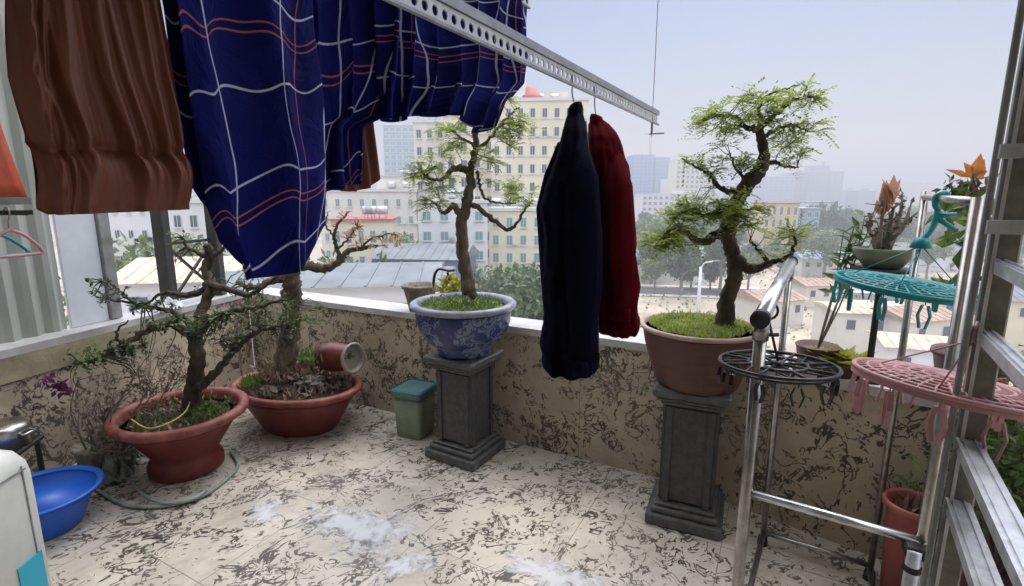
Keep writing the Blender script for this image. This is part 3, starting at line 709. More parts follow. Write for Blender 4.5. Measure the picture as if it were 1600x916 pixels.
mb = MB(); rsq(mb, [(.103, .275, .033), (.113, .275, .036), (.114, .312, .036), (.106, .322, .034), (.104, .314, .03), (.05, .316, .02)], bc, A1 + .15); mb.build('lid', M['tealpl'], t)
# --- small grey pot on the parapet
bc = V(-.62, backY(-.62) + .10, HW + .002)
t = thing('small_pot', 'small grey pot with a yellow-green seedling on the parapet behind the porcelain bowl', 'plant pot', bc)
mb = MB(); mb.lathe([(.05, 0), (.075, 0), (.11, .15), (.122, .155), (.124, .175), (.112, .178), (.10, .15), (.08, .12), (0, .12)], bc, 32); pt_ = mb.build('pot', M['barkgrey'], t, True)
mb = MB(); sc_ = at(705, 452, backY(-.4) + .0)
for i in range(110): mb.leaf(sc_ + V(rnd(-.07, .06), rnd(-.05, .05), rnd(-.06, .07)), rdir() + V(0, 0, .5), rdir(), .06, .03, .2)
mb.tube([bc + V(0.03, 0, .12), sc_], .006, 5)
mb.build('seedling', M['leafy'], t)
c = at(694, 428, 3.15)
mb = MB(); mb.tube(spline([c + V(-.07, 0, -.09), c + V(-.06, 0, -.01), c + V(-.03, 0, .03), c + V(.03, 0, .02), c + V(.07, 0, .025)], 5), [.006, .008] + [.018] * 18 + [.006], 8, flat=.5)
mb.tube([c + V(.02, 0, .01), c + V(.035, 0, -.04)], .008, 6)
tag(mb.build('plastic_hook', M['blackpl'], None, True), 'bent black plastic hook above the yellow-green seedling', 'hook')
# ------------------------------------------------------------------ ceiling drying rack: three parallel bars
SL = .58
BA = lambda Y, a, z: V(a + SL * Y, Y, z)
def perforated(t, a, Ys, Ye, z, hole=True):
    p0, p1 = BA(Ys, a, z), BA(Ye, a, z); d = (p1 - p0).normalized(); nn = V(d.y, -d.x, 0); L = (p1 - p0).length
    mb = MB(); H = .058
    # lower web with round holes
    z0, z1 = -.036, .0; pitch = .030; k = int(L / pitch)
    for i in range(k):
        c = p0 + d * (pitch * (i + .5)); rx, rz_ = .009, .0105
        ou = []; inn = []
        cor = [(pitch / 2, 0), (pitch / 2, .018), (0, .018), (-pitch / 2, .018), (-pitch / 2, 0), (-pitch / 2, -.018), (0, -.018), (pitch / 2, -.018)]
        b = len(mb.v)
        for (x, y) in cor: mb.v.append(c + d * x + V(0, 0, y - .018))
        for q in range(8):
            an = q * math.pi / 4; mb.v.append(c + d * (math.cos(an) * rx) + V(0, 0, math.sin(an) * rz_ - .018))
        for q in range(8):
            r_ = (q + 1) % 8; mb.face([b + q, b + r_, b + 8 + r_, b + 8 + q])
    o = mb.build('perforated_web', M['alu'], t); mo = o.modifiers.new('s', 'SOLIDIFY'); mo.thickness = .003; mo.offset = 0
    mb = MB(); c0 = p0 - nn * .008; c1 = p1 - nn * .008
    mb.bar(c0 + V(0, 0, .011), c1 + V(0, 0, .011), .030, .020)
    mb.bar(p0 + nn * .004 + V(0, 0, -.039), p1 + nn * .004 + V(0, 0, -.039), .010, .006)
    mb.build('top_rail', M['alu_d'], t)
    return p0, p1, d, nn
a1 = .667 - SL * 2.45
t = thing('drying_bar', 'perforated aluminium drying bar in front, carrying the navy jacket and the dark red sweater', 'drying bar', BA(2.45, a1, 1.865))
p0, p1, bd, bn = perforated(t, a1, -.6, 2.45, 1.865)
mb = MB()
wp = p1 - bd * .09
mb.tube([wp + V(0, 0, -.10), wp + V(0, 0, 1.5)], .0018, 5)
q = BA(-.3, a1, 1.865); mb.tube([q, q + V(0, 0, 1.45)], .0018, 5)
mb.build('wire', M['steel'], t)
mb = MB(); mb.tube([wp + V(0, 0, -.02), wp + V(0, 0, -.085)], .005, 6); mb.tube([wp - bn * .012 + V(0, 0, -.088), wp + bn * .055 + V(0, 0, -.088)], .004, 6); mb.build('wire_stop', M['alu_d'], t)
a2 = -1.155; Z2 = 2.26
t = thing('drying_bar', 'higher aluminium drying bar hidden by the blue checked bedding', 'drying bar', BA(2.1, a2, Z2))
perforated(t, a2, -.6, 2.10, Z2 - .02)
mb = MB()
for Y in (-.3, 1.4): q = BA(Y, a2, Z2); mb.tube([q, q + V(0, 0, 1.06)], .0018, 5)
mb.build('wire', M['steel'], t)
a3 = -1.62; Z3 = 2.26
t = thing('drying_bar', 'aluminium drying bar nearest the left wall carrying the red orange cloth', 'drying bar', BA(1.4, a3, Z3))
perforated(t, a3, -.6, 1.6, Z3 - .02)
mb = MB()
for Y in (-.3, 1.4): q = BA(Y, a3, Z3); mb.tube([q, q + V(0, 0, 1.06)], .0018, 5)
mb.build('wire', M['steel'], t)

# brown trousers / blouse at the far left
def garment_brown():
    t0 = V(SL, 1, 0).normalized(); nn = V(t0.y, -t0.x, 0); A = a2 + .02
    L_ = [(-40, 6), (0, 8), (60, 10), (120, 12), (200, 38), (232, 48), (300, 55), (336, 58)]       # y -> x of left edge
    R_ = [(-40, 245), (0, 252), (100, 268), (200, 282), (270, 292), (327, 296)]
    mb = MB(); pts = []; cols, rows = 170, 120
    for i in range(cols + 1):
        s = i / cols; row = []
        yb = interp([(0, 326), (.1, 336), (.4, 333), (1, 327)], s)
        for side in (1, 0):
            for k in range(rows + 1):
                g = k / rows if side == 0 else 1 - k / rows
                y = -190 + (yb + 190) * g
                x = interp(L_, y) * (1 - s) + interp(R_, y) * s
                if y < -40: x = x + (y + 40) * (-.08 if s > .5 else .03)
                P = plane(x, y, A, SL)
                if P.z > Z2: P.z = Z2
                # long vertical folds that lean with the cloth, tucked in at the cuff line
                cuff = .80 + .035 * s + .008 * math.sin(s * 11)
                f = 0
                for (c0, wd_, hh, dr) in ((.30, .075, .022, .05), (.52, .05, .026, .28), (.62, .04, .018, .26), (.80, .035, .02, .16), (.92, .03, .015, .06), (.12, .06, .016, .0), (.19, .02, .014, .02)):
                    c = c0 + dr * (g - .35) * .8
                    f += hh * math.exp(-((s - c) / wd_) ** 2)
                f = f * .9 + .012 * noise.noise(V(s * 6, g * 2, 4)) - .014 * abs(noise.noise(V(s * 8 - g * 2, g * 1.6, 9))) - .003 * abs(noise.noise(V(s * 20 - g * 3, g * 4, 19)))
                if s < .22: f += .007 * noise.noise(V(s * 30, g * 16, 3)) * max(0, 1 - abs(s - .15) * 9)
                if g > cuff: 
                    h = (g - cuff) / (1 - cuff)
                    f = f * (1 - .6 * h) + .018 * math.sin(math.pi * min(1, h * 1.1)) + .007 * noise.noise(V(s * 9, h * 1.2, 8)) * (1 - .3 * h)
                f -= .008 * math.exp(-((g - cuff) * 60) ** 2)
                sgn = 1 if side == 0 else -1
                th = .020 * math.sqrt(max(0, 1 - (2 * s - 1) ** 4))
                row.append(P + nn * (sgn * th + (f if side == 0 else f * .3)))
        pts.append(row)
    mb.grid(pts)
    o = mb.build('brown_garment', M['brown'], None, True, loc=BA(.6, A, Z2))
    tag(o, 'brown satin garment with a gathered hem hanging nearest on the far left', 'garment')
garment_brown()
def bedding(name, label, edges, bottom, m_, amp, nf, sd, back, off=0, cols=110, rows=80, top=-250):
    t0 = V(SL, 1, 0).normalized(); nn = V(t0.y, -t0.x, 0); A = a2 + off
    L_, R_ = edges
    mb = MB(); pts = []; uv = []
    for i in range(cols + 1):
        s = i / cols; row = []; acc = 0; prev = None
        yb = interp(bottom, s)
        for side in (1, 0):
            n_ = rows if side == 0 else rows // 2
            for k in range(n_ + 1):
                g = k / n_ if side == 0 else (1 - k / n_) * back
                y = top + (yb - top) * g
                x = interp(L_, y) * (1 - s) + interp(R_, y) * s
                P = plane(x, y, A, SL)
                ex = 0
                if P.z > Z2: P.z = Z2 + .012
                ph = 2 * math.pi * nf * s + 1.2 * math.sin(2.4 * g + sd) + 3 * noise.noise(V(s * 2.6, g * 1.2, sd))
                f = amp * (.45 + .55 * g) * (.75 * math.sin(ph) + 1.0 * noise.noise(V(s * nf * 1.7, g * 2.1, sd + side * 7))) + .010 * noise.noise(V(s * nf * 3.3, g * 5, sd + 3))
                tn = t0 * (.02 * math.cos(ph) * g)
                sgn = 1 if side == 0 else -1
                row.append(P + nn * (sgn * .022 + f * (1 if side == 0 else .9)) + tn)
                uu = (i / cols) * abs(plane(interp(R_, 100), 100, A, SL).y - plane(interp(L_, 100), 100, A, SL).y) * 1.35 + .035 * math.sin(g * 4 + sd + s * 3)
                uv.append((uu + .04 * noise.noise(V(s * 3, g * 3, sd)), (1 if side == 0 else -1) * (Z2 - P.z) + .10 * s * g + .05 * noise.noise(V(s * 4, g * 2, sd + 2))))
        pts.append(row)
    mb.grid(pts); mb.uv = uv
    o = mb.build(name, m_, None, True, loc=BA(1.2, A, Z2)); mo = o.modifiers.new('s', 'SOLIDIFY'); mo.thickness = .003
    return tag(o, label, 'bed cover', 'blue checked bed covers on the drying bar')
bedding('bed_cover', 'dark blue checked bed cover hanging lowest, beside the brown garment',
        ([(-260, 225), (0, 256), (200, 276), (330, 300), (400, 328), (440, 345)], [(-260, 470), (0, 486), (150, 500), (300, 512), (370, 514), (440, 516)]),
        [(0, 378), (.05, 408), (.12, 426), (.25, 434), (.42, 434), (.6, 424), (.8, 398), (1, 352)], M['check'], .026, 1.7, 1, .86, off=.02)
bedding('bed_cover', 'darkest blue checked bed cover, the middle of the three, ending above the small brown cloth',
        ([(-260, 455), (0, 466), (200, 476), (300, 484)], [(-260, 596), (0, 604), (100, 600), (185, 583), (190, 560), (200, 547), (300, 545)]),
        [(0, 300), (.3, 302), (.6, 290), (1, 288)], M['check'], .026, 2.5, 14, .6, off=-.04)
bedding('bed_cover', 'finely checked blue bed cover at the right end of the bar, with a drooping corner',
        ([(-260, 575), (0, 580), (100, 582), (190, 584)], [(-260, 815), (0, 822), (90, 822), (130, 818), (160, 792), (205, 770)]),
        [(0, 186), (.12, 190), (.3, 178), (.42, 182), (.52, 178), (.62, 180), (.74, 196), (.84, 210), (.92, 200), (1, 150)], M['check2'], .030, 7, 22, .9, off=-.01, cols=150)
def smallbrown():
    t0 = V(SL, 1, 0).normalized(); nn = V(t0.y, -t0.x, 0); A = a2 - .10
    mb = MB(); pts = []
    for i in range(61):
        s = i / 60; row = []
        for side in (1, 0):
            for k in range(41):
                g = k / 40 if side == 0 else 1 - k / 40
                y = -260 + (interp([(0, 296), (.5, 300), (.85, 290), (1, 276)], s) + 260) * g
                x = interp([(-260, 520), (300, 512)], y) * (1 - s) + interp([(-260, 560), (190, 578), (280, 592)], y) * s
                P = plane(x, y, A, SL); P.z = min(P.z, Z2 + .01)
                f = .010 * math.sin(s * 26 + 2 * g) + .012 * noise.noise(V(s * 5, g * 3, 8))
                row.append(P + nn * ((.012 if side == 0 else -.012) * math.sqrt(max(0, 1 - (2 * s - 1) ** 4)) + f))
        pts.append(row)
    mb.grid(pts)
    o = mb.build('brown_cloth', M['brown'], None, True, loc=BA(1.2, A, Z2))
    tag(o, 'narrow brown cloth showing between the blue bed covers', 'cloth')
smallbrown()
# red orange cloth at the left edge on the third bar
t0 = V(SL, 1, 0).normalized(); nn = V(t0.y, -t0.x, 0)
mb = MB(); pts = []
for i in range(41):
    s = i / 40; row = []
    for side in (1, 0):
        for k in range(31):
            g = k / 30 if side == 0 else 1 - k / 30
            Y = .50 + .572 * s * (.9 + .1 * g); P = BA(Y, a3, Z3 - g * .76)
            lim = interp([(0, .80), (.4, .93), (1, 1.0)], g)
            if s > .8: P = P - t0 * (s - .8) * 1.6 * (1 - lim) * 1.5
            row.append(P + nn * ((.016 if side == 0 else -.016) + .018 * math.sin(s * 22 + g) + .012 * noise.noise(V(s * 4, g * 3, 2))))
    pts.append(row)
mb.grid(pts); o = mb.build('red_cloth', M['redor'], None, True, loc=BA(.8, a3, Z3)); tag(o, 'red orange cloth peeping in at the left edge of the view behind the brown garment', 'cloth')
mo = o.modifiers.new('s', 'SOLIDIFY'); mo.thickness = .002

# ------------------------------------------------------------------ jacket and sweater on hangers
def hanger(name, label, top, hang, l, dp, half, mcol):
    """top: point on the bar, hang: hook base, l: lateral direction of the arms"""
    t = thing(name, label, 'hanger', top)
    mb = MB()
    c = top + V(0, 0, .012)
    pts = [c + l * .016 + V(0, 0, -.006), c + l * .012 + V(0, 0, .008), c + V(0, 0, .014), c - l * .012 + V(0, 0, .006), c - l * .012 + V(0, 0, -.02), c + V(0, 0, -.04), hang]
    mb.tube(spline(pts, 4), .0022, 6); mb.build('hook', M['steel'], t, True)
    mb = MB(); mb.tube([hang + l * half + V(0, 0, -.10), hang + l * half * .5 + V(0, 0, -.045), hang, hang - l * half * .5 + V(0, 0, -.045), hang - l * half + V(0, 0, -.10)], .005, 6)
    mb.build('shoulder_bar', mcol, t, True)
def garment(name, label, cat, rowsL, rowsR, tdist, depth, m_, sd, sleeve=None, hood=None, dtop=.25):
    ys = sorted(set([y for y, x in rowsL] + [y for y, x in rowsR])); y0, y1 = ys[0], ys[-1]
    n = 70; seg = 48; mb = MB(); pts = []
    g0 = ad_(rowsL[0][1], 300, tdist); vd = V(g0.x, g0.y, 0).normalized(); lt = V(vd.y, -vd.x, 0)
    for k in range(n + 1):
        f = k / n; y = y0 + (y1 - y0) * f
        xl, xr = interp(rowsL, y), interp(rowsR, y)
        c = ad_((xl + xr) / 2, y, tdist); hw = max(.002, (xr - xl) / 2 / F * tdist)
        dpt = depth * interp([(0, .15), (.03, .35), (.10, .8), (.18, 1), (.6, .95), (1, 1.0)], f)
        row = []
        for j in range(seg):
            a = 2 * math.pi * j / seg
            q = 1 + .05 * noise.noise(V(math.cos(a) * 3, f * 22, sd)) + .30 * noise.noise(V(math.cos(a) * 2.4, math.sin(a) * 2.4, f * 2.6 + sd)) + .14 * noise.noise(V(math.cos(a) * 6, math.sin(a) * 6, f * 3 + sd)) * min(1, f * 4) - .10 * abs(math.sin(a * 5 + f * 2 + sd)) * min(1, f * 3)
            row.append(c + lt * (math.cos(a) * hw * (1 + .10 * noise.noise(V(f * 9, math.copysign(2, math.cos(a)), sd)) + .06 * noise.noise(V(f * 24, math.cos(a), sd)))) + vd * (math.sin(a) * dpt * q))
        pts.append(row)
    inner = [[pts[n][0].lerp(p, .97) + V(0, 0, .03 * q) for p in pts[n - q * 3]] for q in (0, 1, 2, 3)]
    for q in range(4):
        cc = sum(pts[n - q * 3], V(0, 0, 0)) / seg; inner[q] = [cc.lerp(p, .95 - .05 * q) for p in pts[n - q * 3]]
    mb.grid(pts + inner, True)
    t = thing(name, label, cat, ad_((rowsL[0][1] + rowsR[0][1]) / 2, y0, tdist))
    mb.build('body', m_, t, True)
    hb = MB(); rows = []                       # ribbed hem band just inside the hem
    cc = sum(pts[n], V(0, 0, 0)) / seg
    for q, (z_, sc_) in enumerate(((.012, 1.01), (0, 1.035), (-.022, 1.02), (-.030, .97), (-.020, .93))):
        rows.append([cc + (p - cc) * (sc_ + .012 * math.sin(j * math.pi)) + V(0, 0, z_ + .004 * noise.noise(V(j * .3, 0, sd))) for j, p in enumerate(pts[n])])
    hb.grid(rows, True); hb.build('hem_band', m_, t, True)
    cb = MB(); c0 = pts[0][0].lerp(pts[0][seg // 2], .5)
    r1 = [(.030, -.05), (.036, -.025), (.036, .0), (.030, .010), (.026, .004), (.022, -.03)]
    rows = [[c0 + lt * (math.cos(6.2832 * j / 24) * r_ * .62) + vd * (math.sin(6.2832 * j / 24) * r_ * 1.3) + V(0, 0, z_ + .006 * math.sin(6.2832 * j / 24 + sd)) for j in range(24)] for r_, z_ in r1]
    cb.grid(rows, True); cb.build('collar', m_, t, True)
    return t, vd, lt
bp_ = lambda px: None
# hang points on bar one
def on_bar(x):
    # point of bar 1 seen at pixel column x
    u = (x - 800) / F; Y = 1.5
    for _ in range(30):
        P = BA(Y, a1, 1.865); zc = P.y * cp - (P.z - EYE) * sp
        Y += (u * zc - P.x) / (SL - u * cp) * 1.0
    return BA(Y, a1, 1.865 - .036)
pj = on_bar(895); ps = on_bar(930)
tj = pj.y * cp - (pj.z - EYE) * sp; ts = ps.y * cp - (ps.z - EYE) * sp
t, vd, lt = garment('navy_jacket', 'near-black navy jacket hanging edge-on in front of the dark red sweater', 'jacket',
    [(170, 890), (185, 885), (210, 878), (245, 869), (285, 856), (308, 846), (326, 843), (350, 847), (400, 850), (480, 848), (545, 846), (557, 848)],
    [(170, 908), (185, 913), (210, 917), (260, 921), (330, 927), (420, 931), (500, 934), (557, 935)], tj, .13, M['navy'], 2)
mb = MB(); mb.tube([ad_(903, 215, tj - .06), ad_(908, 280, tj - .11), ad_(911, 360, tj - .13), ad_(912, 450, tj - .13), ad_(910, 530, tj - .12), ad_(907, 562, tj - .12), ad_(906, 570, tj - .12), ad_(906, 586, tj - .12)], [.02, .044, .048, .044, .038, .040, .033, .032], 20, jit=.5, flat=.6); mb.build('sleeve', M['navy'], t, True)
mb = MB(); mb.tube([ad_(880, 225, tj + .04), ad_(866, 275, tj + .10), ad_(860, 325, tj + .16), ad_(866, 430, tj + .18), ad_(868, 520, tj + .17), ad_(868, 566, tj + .17)], [.02, .035, .046, .046, .040, .036], 16, jit=.25, flat=.7); mb.build('sleeve', M['navy'], t, True)
mb = MB(); mb.tube([ad_(906, 564, tj - .125), ad_(906, 572, tj - .125), ad_(906, 588, tj - .125)], [.034, .039, .034], 20, flat=.6); mb.build('cuff', M['navy'], t, True)
mb = MB(); mb.tube([ad_(x, y, tj - .02) + lt * .0 for x, y in ((915, 190), (919, 240), (925, 320), (931, 420), (934, 520), (934, 550))], .004, 6); mb.build('zip_seam', M['ironbk'], t, True)
t, vd, lt = garment('red_sweater', 'dark red sweater on the hanger just behind the navy jacket', 'sweater',
    [(186, 924), (195, 919), (215, 917), (260, 918), (350, 924), (450, 928), (500, 932)],
    [(186, 940), (195, 952), (210, 964), (232, 974), (262, 981), (300, 985), (380, 989), (450, 994), (500, 998)], ts, .13, M['red'], 5)
mb = MB(); mb.tube([ad_(956, 222, ts - .06), ad_(965, 290, ts - .12), ad_(970, 380, ts - .13), ad_(974, 450, ts - .12), ad_(975, 484, ts - .12), ad_(975, 500, ts - .12)], [.02, .046, .048, .042, .040, .032], 20, jit=.5, flat=.6); mb.build('sleeve', M['red'], t, True)
mb = MB(); mb.tube([ad_(975, 482, ts - .12), ad_(975, 490, ts - .12), ad_(975, 503, ts - .12)], [.033, .036, .031], 20, flat=.6); mb.build('cuff', M['red'], t, True)
hanger('coat_hanger', 'wire hanger hook of the navy jacket on the perforated bar', pj, ad_(899, 168, tj), vd, lt, .06, M['blackpl'])
hanger('coat_hanger', 'wire hanger hook of the dark red sweater on the perforated bar', ps, ad_(932, 188, ts), vd, lt, .05, M['blackpl'])

# ------------------------------------------------------------------ steel clothes stand
A_ = V(.675, 1.345, 0); B_ = V(1.10, 2.01, 0); C_ = V(1.425, 1.80, 0); D_ = V(1.02, 1.14, 0)
t = thing('clothes_stand', 'stainless steel clothes stand with tubular posts in front of the right parapet', 'clothes stand', A_)
def post(p, z0, z1, r_, m_='steel', nm='post'):
    mb = MB(); mb.tube([V(p.x, p.y, z0), V(p.x, p.y, z1)], r_, 14); mb.build(nm, M[m_], t, True)
post(A_, .03, 1.165, .017); post(B_, .03, 1.225, .0125); post(C_, .03, 1.52, .0115); post(D_, .03, 1.50, .012)
mb = MB(); dd = (B_ - A_).normalized(); mb.tube([A_ - dd * .05 + V(0, 0, 1.185), B_ + dd * .05 + V(0, 0, 1.245)], .021, 18); mb.build('top_tube', M['steel_b'], t, True)
mb = MB(); q = A_ - dd * .05 + V(0, 0, 1.185); mb.tube([q - dd * .004, q + dd * .028], .0245, 18); mb.build('end_cap', M['ironbk'], t, True); mb = MB(); q2 = B_ + dd * .05 + V(0, 0, 1.245); mb.tube([q2 - dd * .02, q2 + dd * .004], .0235, 18); mb.build('end_cap', M['ironbk'], t, True)
mb = MB(); mb.tube([A_ + V(0, 0, 1.12), A_ + V(0, 0, 1.17)], .021, 14); mb.build('bracket', M['steel'], t, True); mb = MB(); mb.tube([B_ + V(0, 0, 1.18), B_ + V(0, 0, 1.23)], .017, 14); mb.build('bracket', M['steel'], t, True)
mb = MB(); mb.tube([C_ + V(0, 0, 1.50), D_ + V(0, 0, 1.49)], .010, 14); mb.build('top_tube', M['steel'], t, True)
mb = MB(); mb.tube([A_ + V(0, 0, .665), D_ + V(0, 0, .655) + (D_ - A_).normalized() * .02], .012, 14); mb.build('cross_tube', M['steel_b'], t, True)
mb = MB(); mb.tube([B_ + V(0, 0, .06), C_ + V(0, 0, .06)], .010, 12); mb.build('cross_tube', M['steel'], t, True)
mb = MB(); mb.tube([A_ + V(0, 0, .05), B_ + V(0, 0, .05)], .011, 12); mb.build('base_tube', M['steel'], t, True); mb = MB(); mb.tube([D_ + V(0, 0, .05), C_ + V(0, 0, .05)], .011, 12); mb.build('base_tube', M['steel'], t, True)
mb = MB(); q = D_ + V(0, 0, .64) ; mb.tube([q + V(-.035, -.025, .01), q + V(-.035, -.025, -.62)], .0155, 14); mb.build('sleeve_post', M['galv'], t, True)
mb = MB(); mb.tube([q + V(-.035, -.025, -.045), q + V(-.035, -.025, -.03)], .019, 14); mb.box(q + V(-.015, -.012, .0), (.06, .05, .03), rot=-.5, bev=.005); mb.build('joint', M['ironbk'], t)
for p in (A_, B_, C_, D_):
    mb = MB(); mb.tube([V(p.x, p.y, .002), V(p.x, p.y, .04)], [.022, .018], 14); mb.build('foot', M['blackpl'], t, True)
# ------------------------------------------------------------------ peg hangers
def peg(mb, p, L, w_, sw=0):
    """a clothes peg hanging from p"""
    a = V(math.cos(sw), math.sin(sw), 0)
    mb.tube([p, p + V(0, 0, -.012)], .0015, 5)
    for sg in (-1, 1):
        q = p + a * (sg * .003) + V(0, 0, -.012)
        mb.bar(q + a * sg * .004, q + a * sg * (w_ * .5) + V(0, 0, -L * .45), .010, .004, up=a)
        mb.bar(q + a * sg * (w_ * .5) + V(0, 0, -L * .45), q + a * sg * .004 + V(0, 0, -L), .010, .004, up=a)
def peg_hanger(name, label, c, r_, m_, mp_, top, tilt, npeg, style, sy=1.0, rot=0, pegL=.055, group=None, hookm=None, thin=False):
    t = thing(name, label, 'peg hanger', c, 'round peg hangers')
    M3 = Matrix.Rotation(rot, 3, 'Z') @ Matrix.Rotation(tilt[0], 3, 'X') @ Matrix.Rotation(tilt[1], 3, 'Y')
    P = lambda rr, a, z=0: Vector(c) + M3 @ V(rr * math.cos(a), rr * math.sin(a) * sy, z)
    n = 44
    mb = MB()
    if style == 'ring':
        mb.tube([P(r_, 2 * math.pi * i / n) for i in range(n + 1)], .0052, 8, cap=False)
        mb.tube([P(r_ * .93, 2 * math.pi * i / n, -.012) for i in range(n + 1)], .004, 6, cap=False)
        mb.tube([P(r_ * .5, 2 * math.pi * i / n) for i in range(n + 1)], .005, 8, cap=False)
        for k in range(8):
            a = k * math.pi / 4; mb.tube([P(r_ * .08, a), P(r_, a)], .0042, 6)
            mb.tube([P(r_ * .5, a + .2), P(r_ * .98, a + .55)], .0028, 5)
        mb.tube([P(0, 0, -.008), P(0, 0, .008)], .018, 12)
    else:
        # perforated disc: spokes and rings with a real rim
        pts = [P(r_ + x, 2 * math.pi * i / n, z) for i in range(n + 1) for x, z in ((0, 0),)]
        k = 12 if style == 'disc' else 14
        rings = 7 if style == 'disc' else 8
        for j in range(1, rings + 1):
            rr = r_ * j / rings
            mb.tube([P(rr, 2 * math.pi * i / n, .012 * (1 - (j / rings) ** 2)) for i in range(n + 1)], .0036 if j < rings else .0055, 6, cap=False)
        m2 = k * 3
        for j in range(m2):
            a = 2 * math.pi * j / m2; s0 = .15 if j % 3 == 0 else .45
            mb.tube([P(r_ * s0, a, .012 * (1 - s0 ** 2)), P(r_ * .75, a + .06, .006), P(r_, a + .10, 0)], .0030, 5)
        mb.tube([P(0, 0, -.004), P(0, 0, .016)], r_ * .17, 16)
        mb.grid([[P(r_ * 1.0, 2 * math.pi * i / n, .004), P(r_ * 1.02, 2 * math.pi * i / n, -.014)] for i in range(n + 1)])
    mb.build('ring' if style == 'ring' else 'lattice_disc', m_, t, True)
    for k in range(npeg):
        a = 2 * math.pi * (k + .3) / npeg; mb = MB(); peg(mb, P(r_ * .94, a, -.012), pegL, .024, a + 1.0); mb.build('peg', mp_, t)
    mb = MB(); top = Vector(top); cc = P(0, 0, .01)
    if thin:
        for k in range(4): mb.tube([P(r_ * .8, .6 + k * math.pi / 2, 0), top + V(0, 0, -.03)], .0016, 5)
        mb.tube([top + V(0, 0, -.034), top + V(0, 0, -.01), top + V(.012, .008, .0), top + V(.018, .012, -.008)], .003, 6)
    elif style == 'ring':
        mb.tube([cc, cc.lerp(top, .8), top + V(0, 0, -.01)], .004, 6)
        mb.tube(arc(top + V(0, 0, .012), .026, -math.pi / 2, math.pi * .95, 12, dd.cross(V(0, 0, 1)), V(0, 0, 1)), .004, 6)
        mid = cc.lerp(top, .55); mb.tube([mid + V(-.018, 0, 0), mid + V(.018, 0, 0)], .006, 6)
    else:
        for k in range(4):
            a = .6 + k * math.pi / 2; mb.tube([P(r_ * .80, a, 0), cc + (top - cc) * .48], .0018, 5)
        b0 = cc + (top - cc) * .45
        mb.tube([b0, b0 + V(0, 0, .03)], [.028, .018], 12); 
        mb.tube(spline([b0 + V(0, 0, .02), b0.lerp(top, .5) + V(.008, 0, 0), b0.lerp(top, .9), top + V(-.012, 0, .0), top + V(-.014, 0, .028), top + V(.012, 0, .036), top + V(.022, 0, .015)], 5), .0085, 8)
        mb.tube([b0.lerp(top, .75), b0.lerp(top, .55) + V(.055, -.02, -.012)], [.009, .006], 8)
        mb.tube([b0.lerp(top, .75), b0.lerp(top, .78) + V(.045, -.02, .004)], [.008, .006], 8)
    mb.build('hook', hookm or m_, t, True)
    return t
hc = ad_(1215, 569, 1.43)
peg_hanger('peg_hanger', 'black ring-shaped peg hanger hanging from the steel stand', hc, .150, M['blackpl'], M['blackpl'], A_.lerp(B_, .16) + V(0, 0, 1.165), (R(-3), 0), 10, 'ring', pegL=.05)
tp = C_.lerp(D_, .415) + V(0, 0, 1.475)
tcn_ = ad_(1413, 445, 1.55)
peg_hanger('peg_hanger', 'round teal plastic peg hanger hanging from the top rail of the steel stand', tcn_, .18, M['teal'], M['teal'], tp, (R(5), R(4)), 11, 'disc', pegL=.065, rot=.2)
pc = ad_(1485, 600, 1.02)
peg_hanger('peg_hanger', 'large pink plastic peg hanger beside the aluminium ladder', pc, .163, M['pinkpl'], M['pinkpl'], V(.80, .86, 1.285), (R(-2), R(8)), 12, 'disc', pegL=.07, rot=0.1, thin=True)
# ------------------------------------------------------------------ aluminium ladder at the right edge
t = thing('step_ladder', 'aluminium ladder with flat rungs standing at the right edge', 'ladder', (.80, .86, 0))
dl = V(-.55, -.84, 0).normalized(); sn = V(.84, -.55, 0)
S1 = V(.834, .868, 0)
mb = MB(); mb.box(V(S1.x, S1.y, 1.15), (.040, .022, 2.28), rot=math.atan2(dl.y, dl.x) + math.pi / 2, bev=.003); mb.build('stile', M['olive'], t)
S2 = V(.793, .865, 0)
mb = MB(); mb.box(V(S2.x, S2.y, 1.15), (.010, .026, 2.28), rot=-.7, bev=.002); mb.build('stile_flange', M['greypost'], t)
mb = MB(); mb.box(V(S2.x + .013, S2.y - .012, 1.15), (.005, .006, 2.27), rot=-.7); mb.build('edge_strip', M['alu'], t)
S3 = S1 + dl * .52
mb = MB(); mb.box(V(S3.x, S3.y, 1.15), (.026, .022, 2.28), rot=math.atan2(dl.y, dl.x), bev=.003); mb.build('stile', M['galv'], t)
for z, w_ in ((1.385, .022), (1.262, .024), (1.06, .036), (.94, .036), (1.70, .022), (1.86, .022)):
    mb = MB(); a = S1 + V(0, 0, z) + dl * .012 - sn * .004; b = S1 + dl * .505 + V(0, 0, z); mb.bar(a, b, w_, .020); 
    mb.bar(a + V(0, 0, .0115) - sn * (w_ * .25), b + V(0, 0, .0115) - sn * (w_ * .25), .003, .003); mb.bar(a + V(0, 0, .0115) + sn * (w_ * .25), b + V(0, 0, .0115) + sn * (w_ * .25), .003, .003)
    mb.build('rung', M['galv'], t)
for z in (1.452, 1.572):
    mb = MB(); a = V(S2.x - .006, S2.y - .018, z); mb.bar(a - sn * .006, a + sn * .055, .018, .022); mb.build('cleat', M['galv'], t)
# thin white tube left of the ladder
mb = MB(); q = ad_(1548, 420, 1.05); mb.tube([V(q.x, q.y, .002), V(q.x, q.y, 2.3)], .009, 12)
tag(mb.build('pale_pole', M['white'], None, True), 'thin pale pole standing beside the ladder', 'pole')
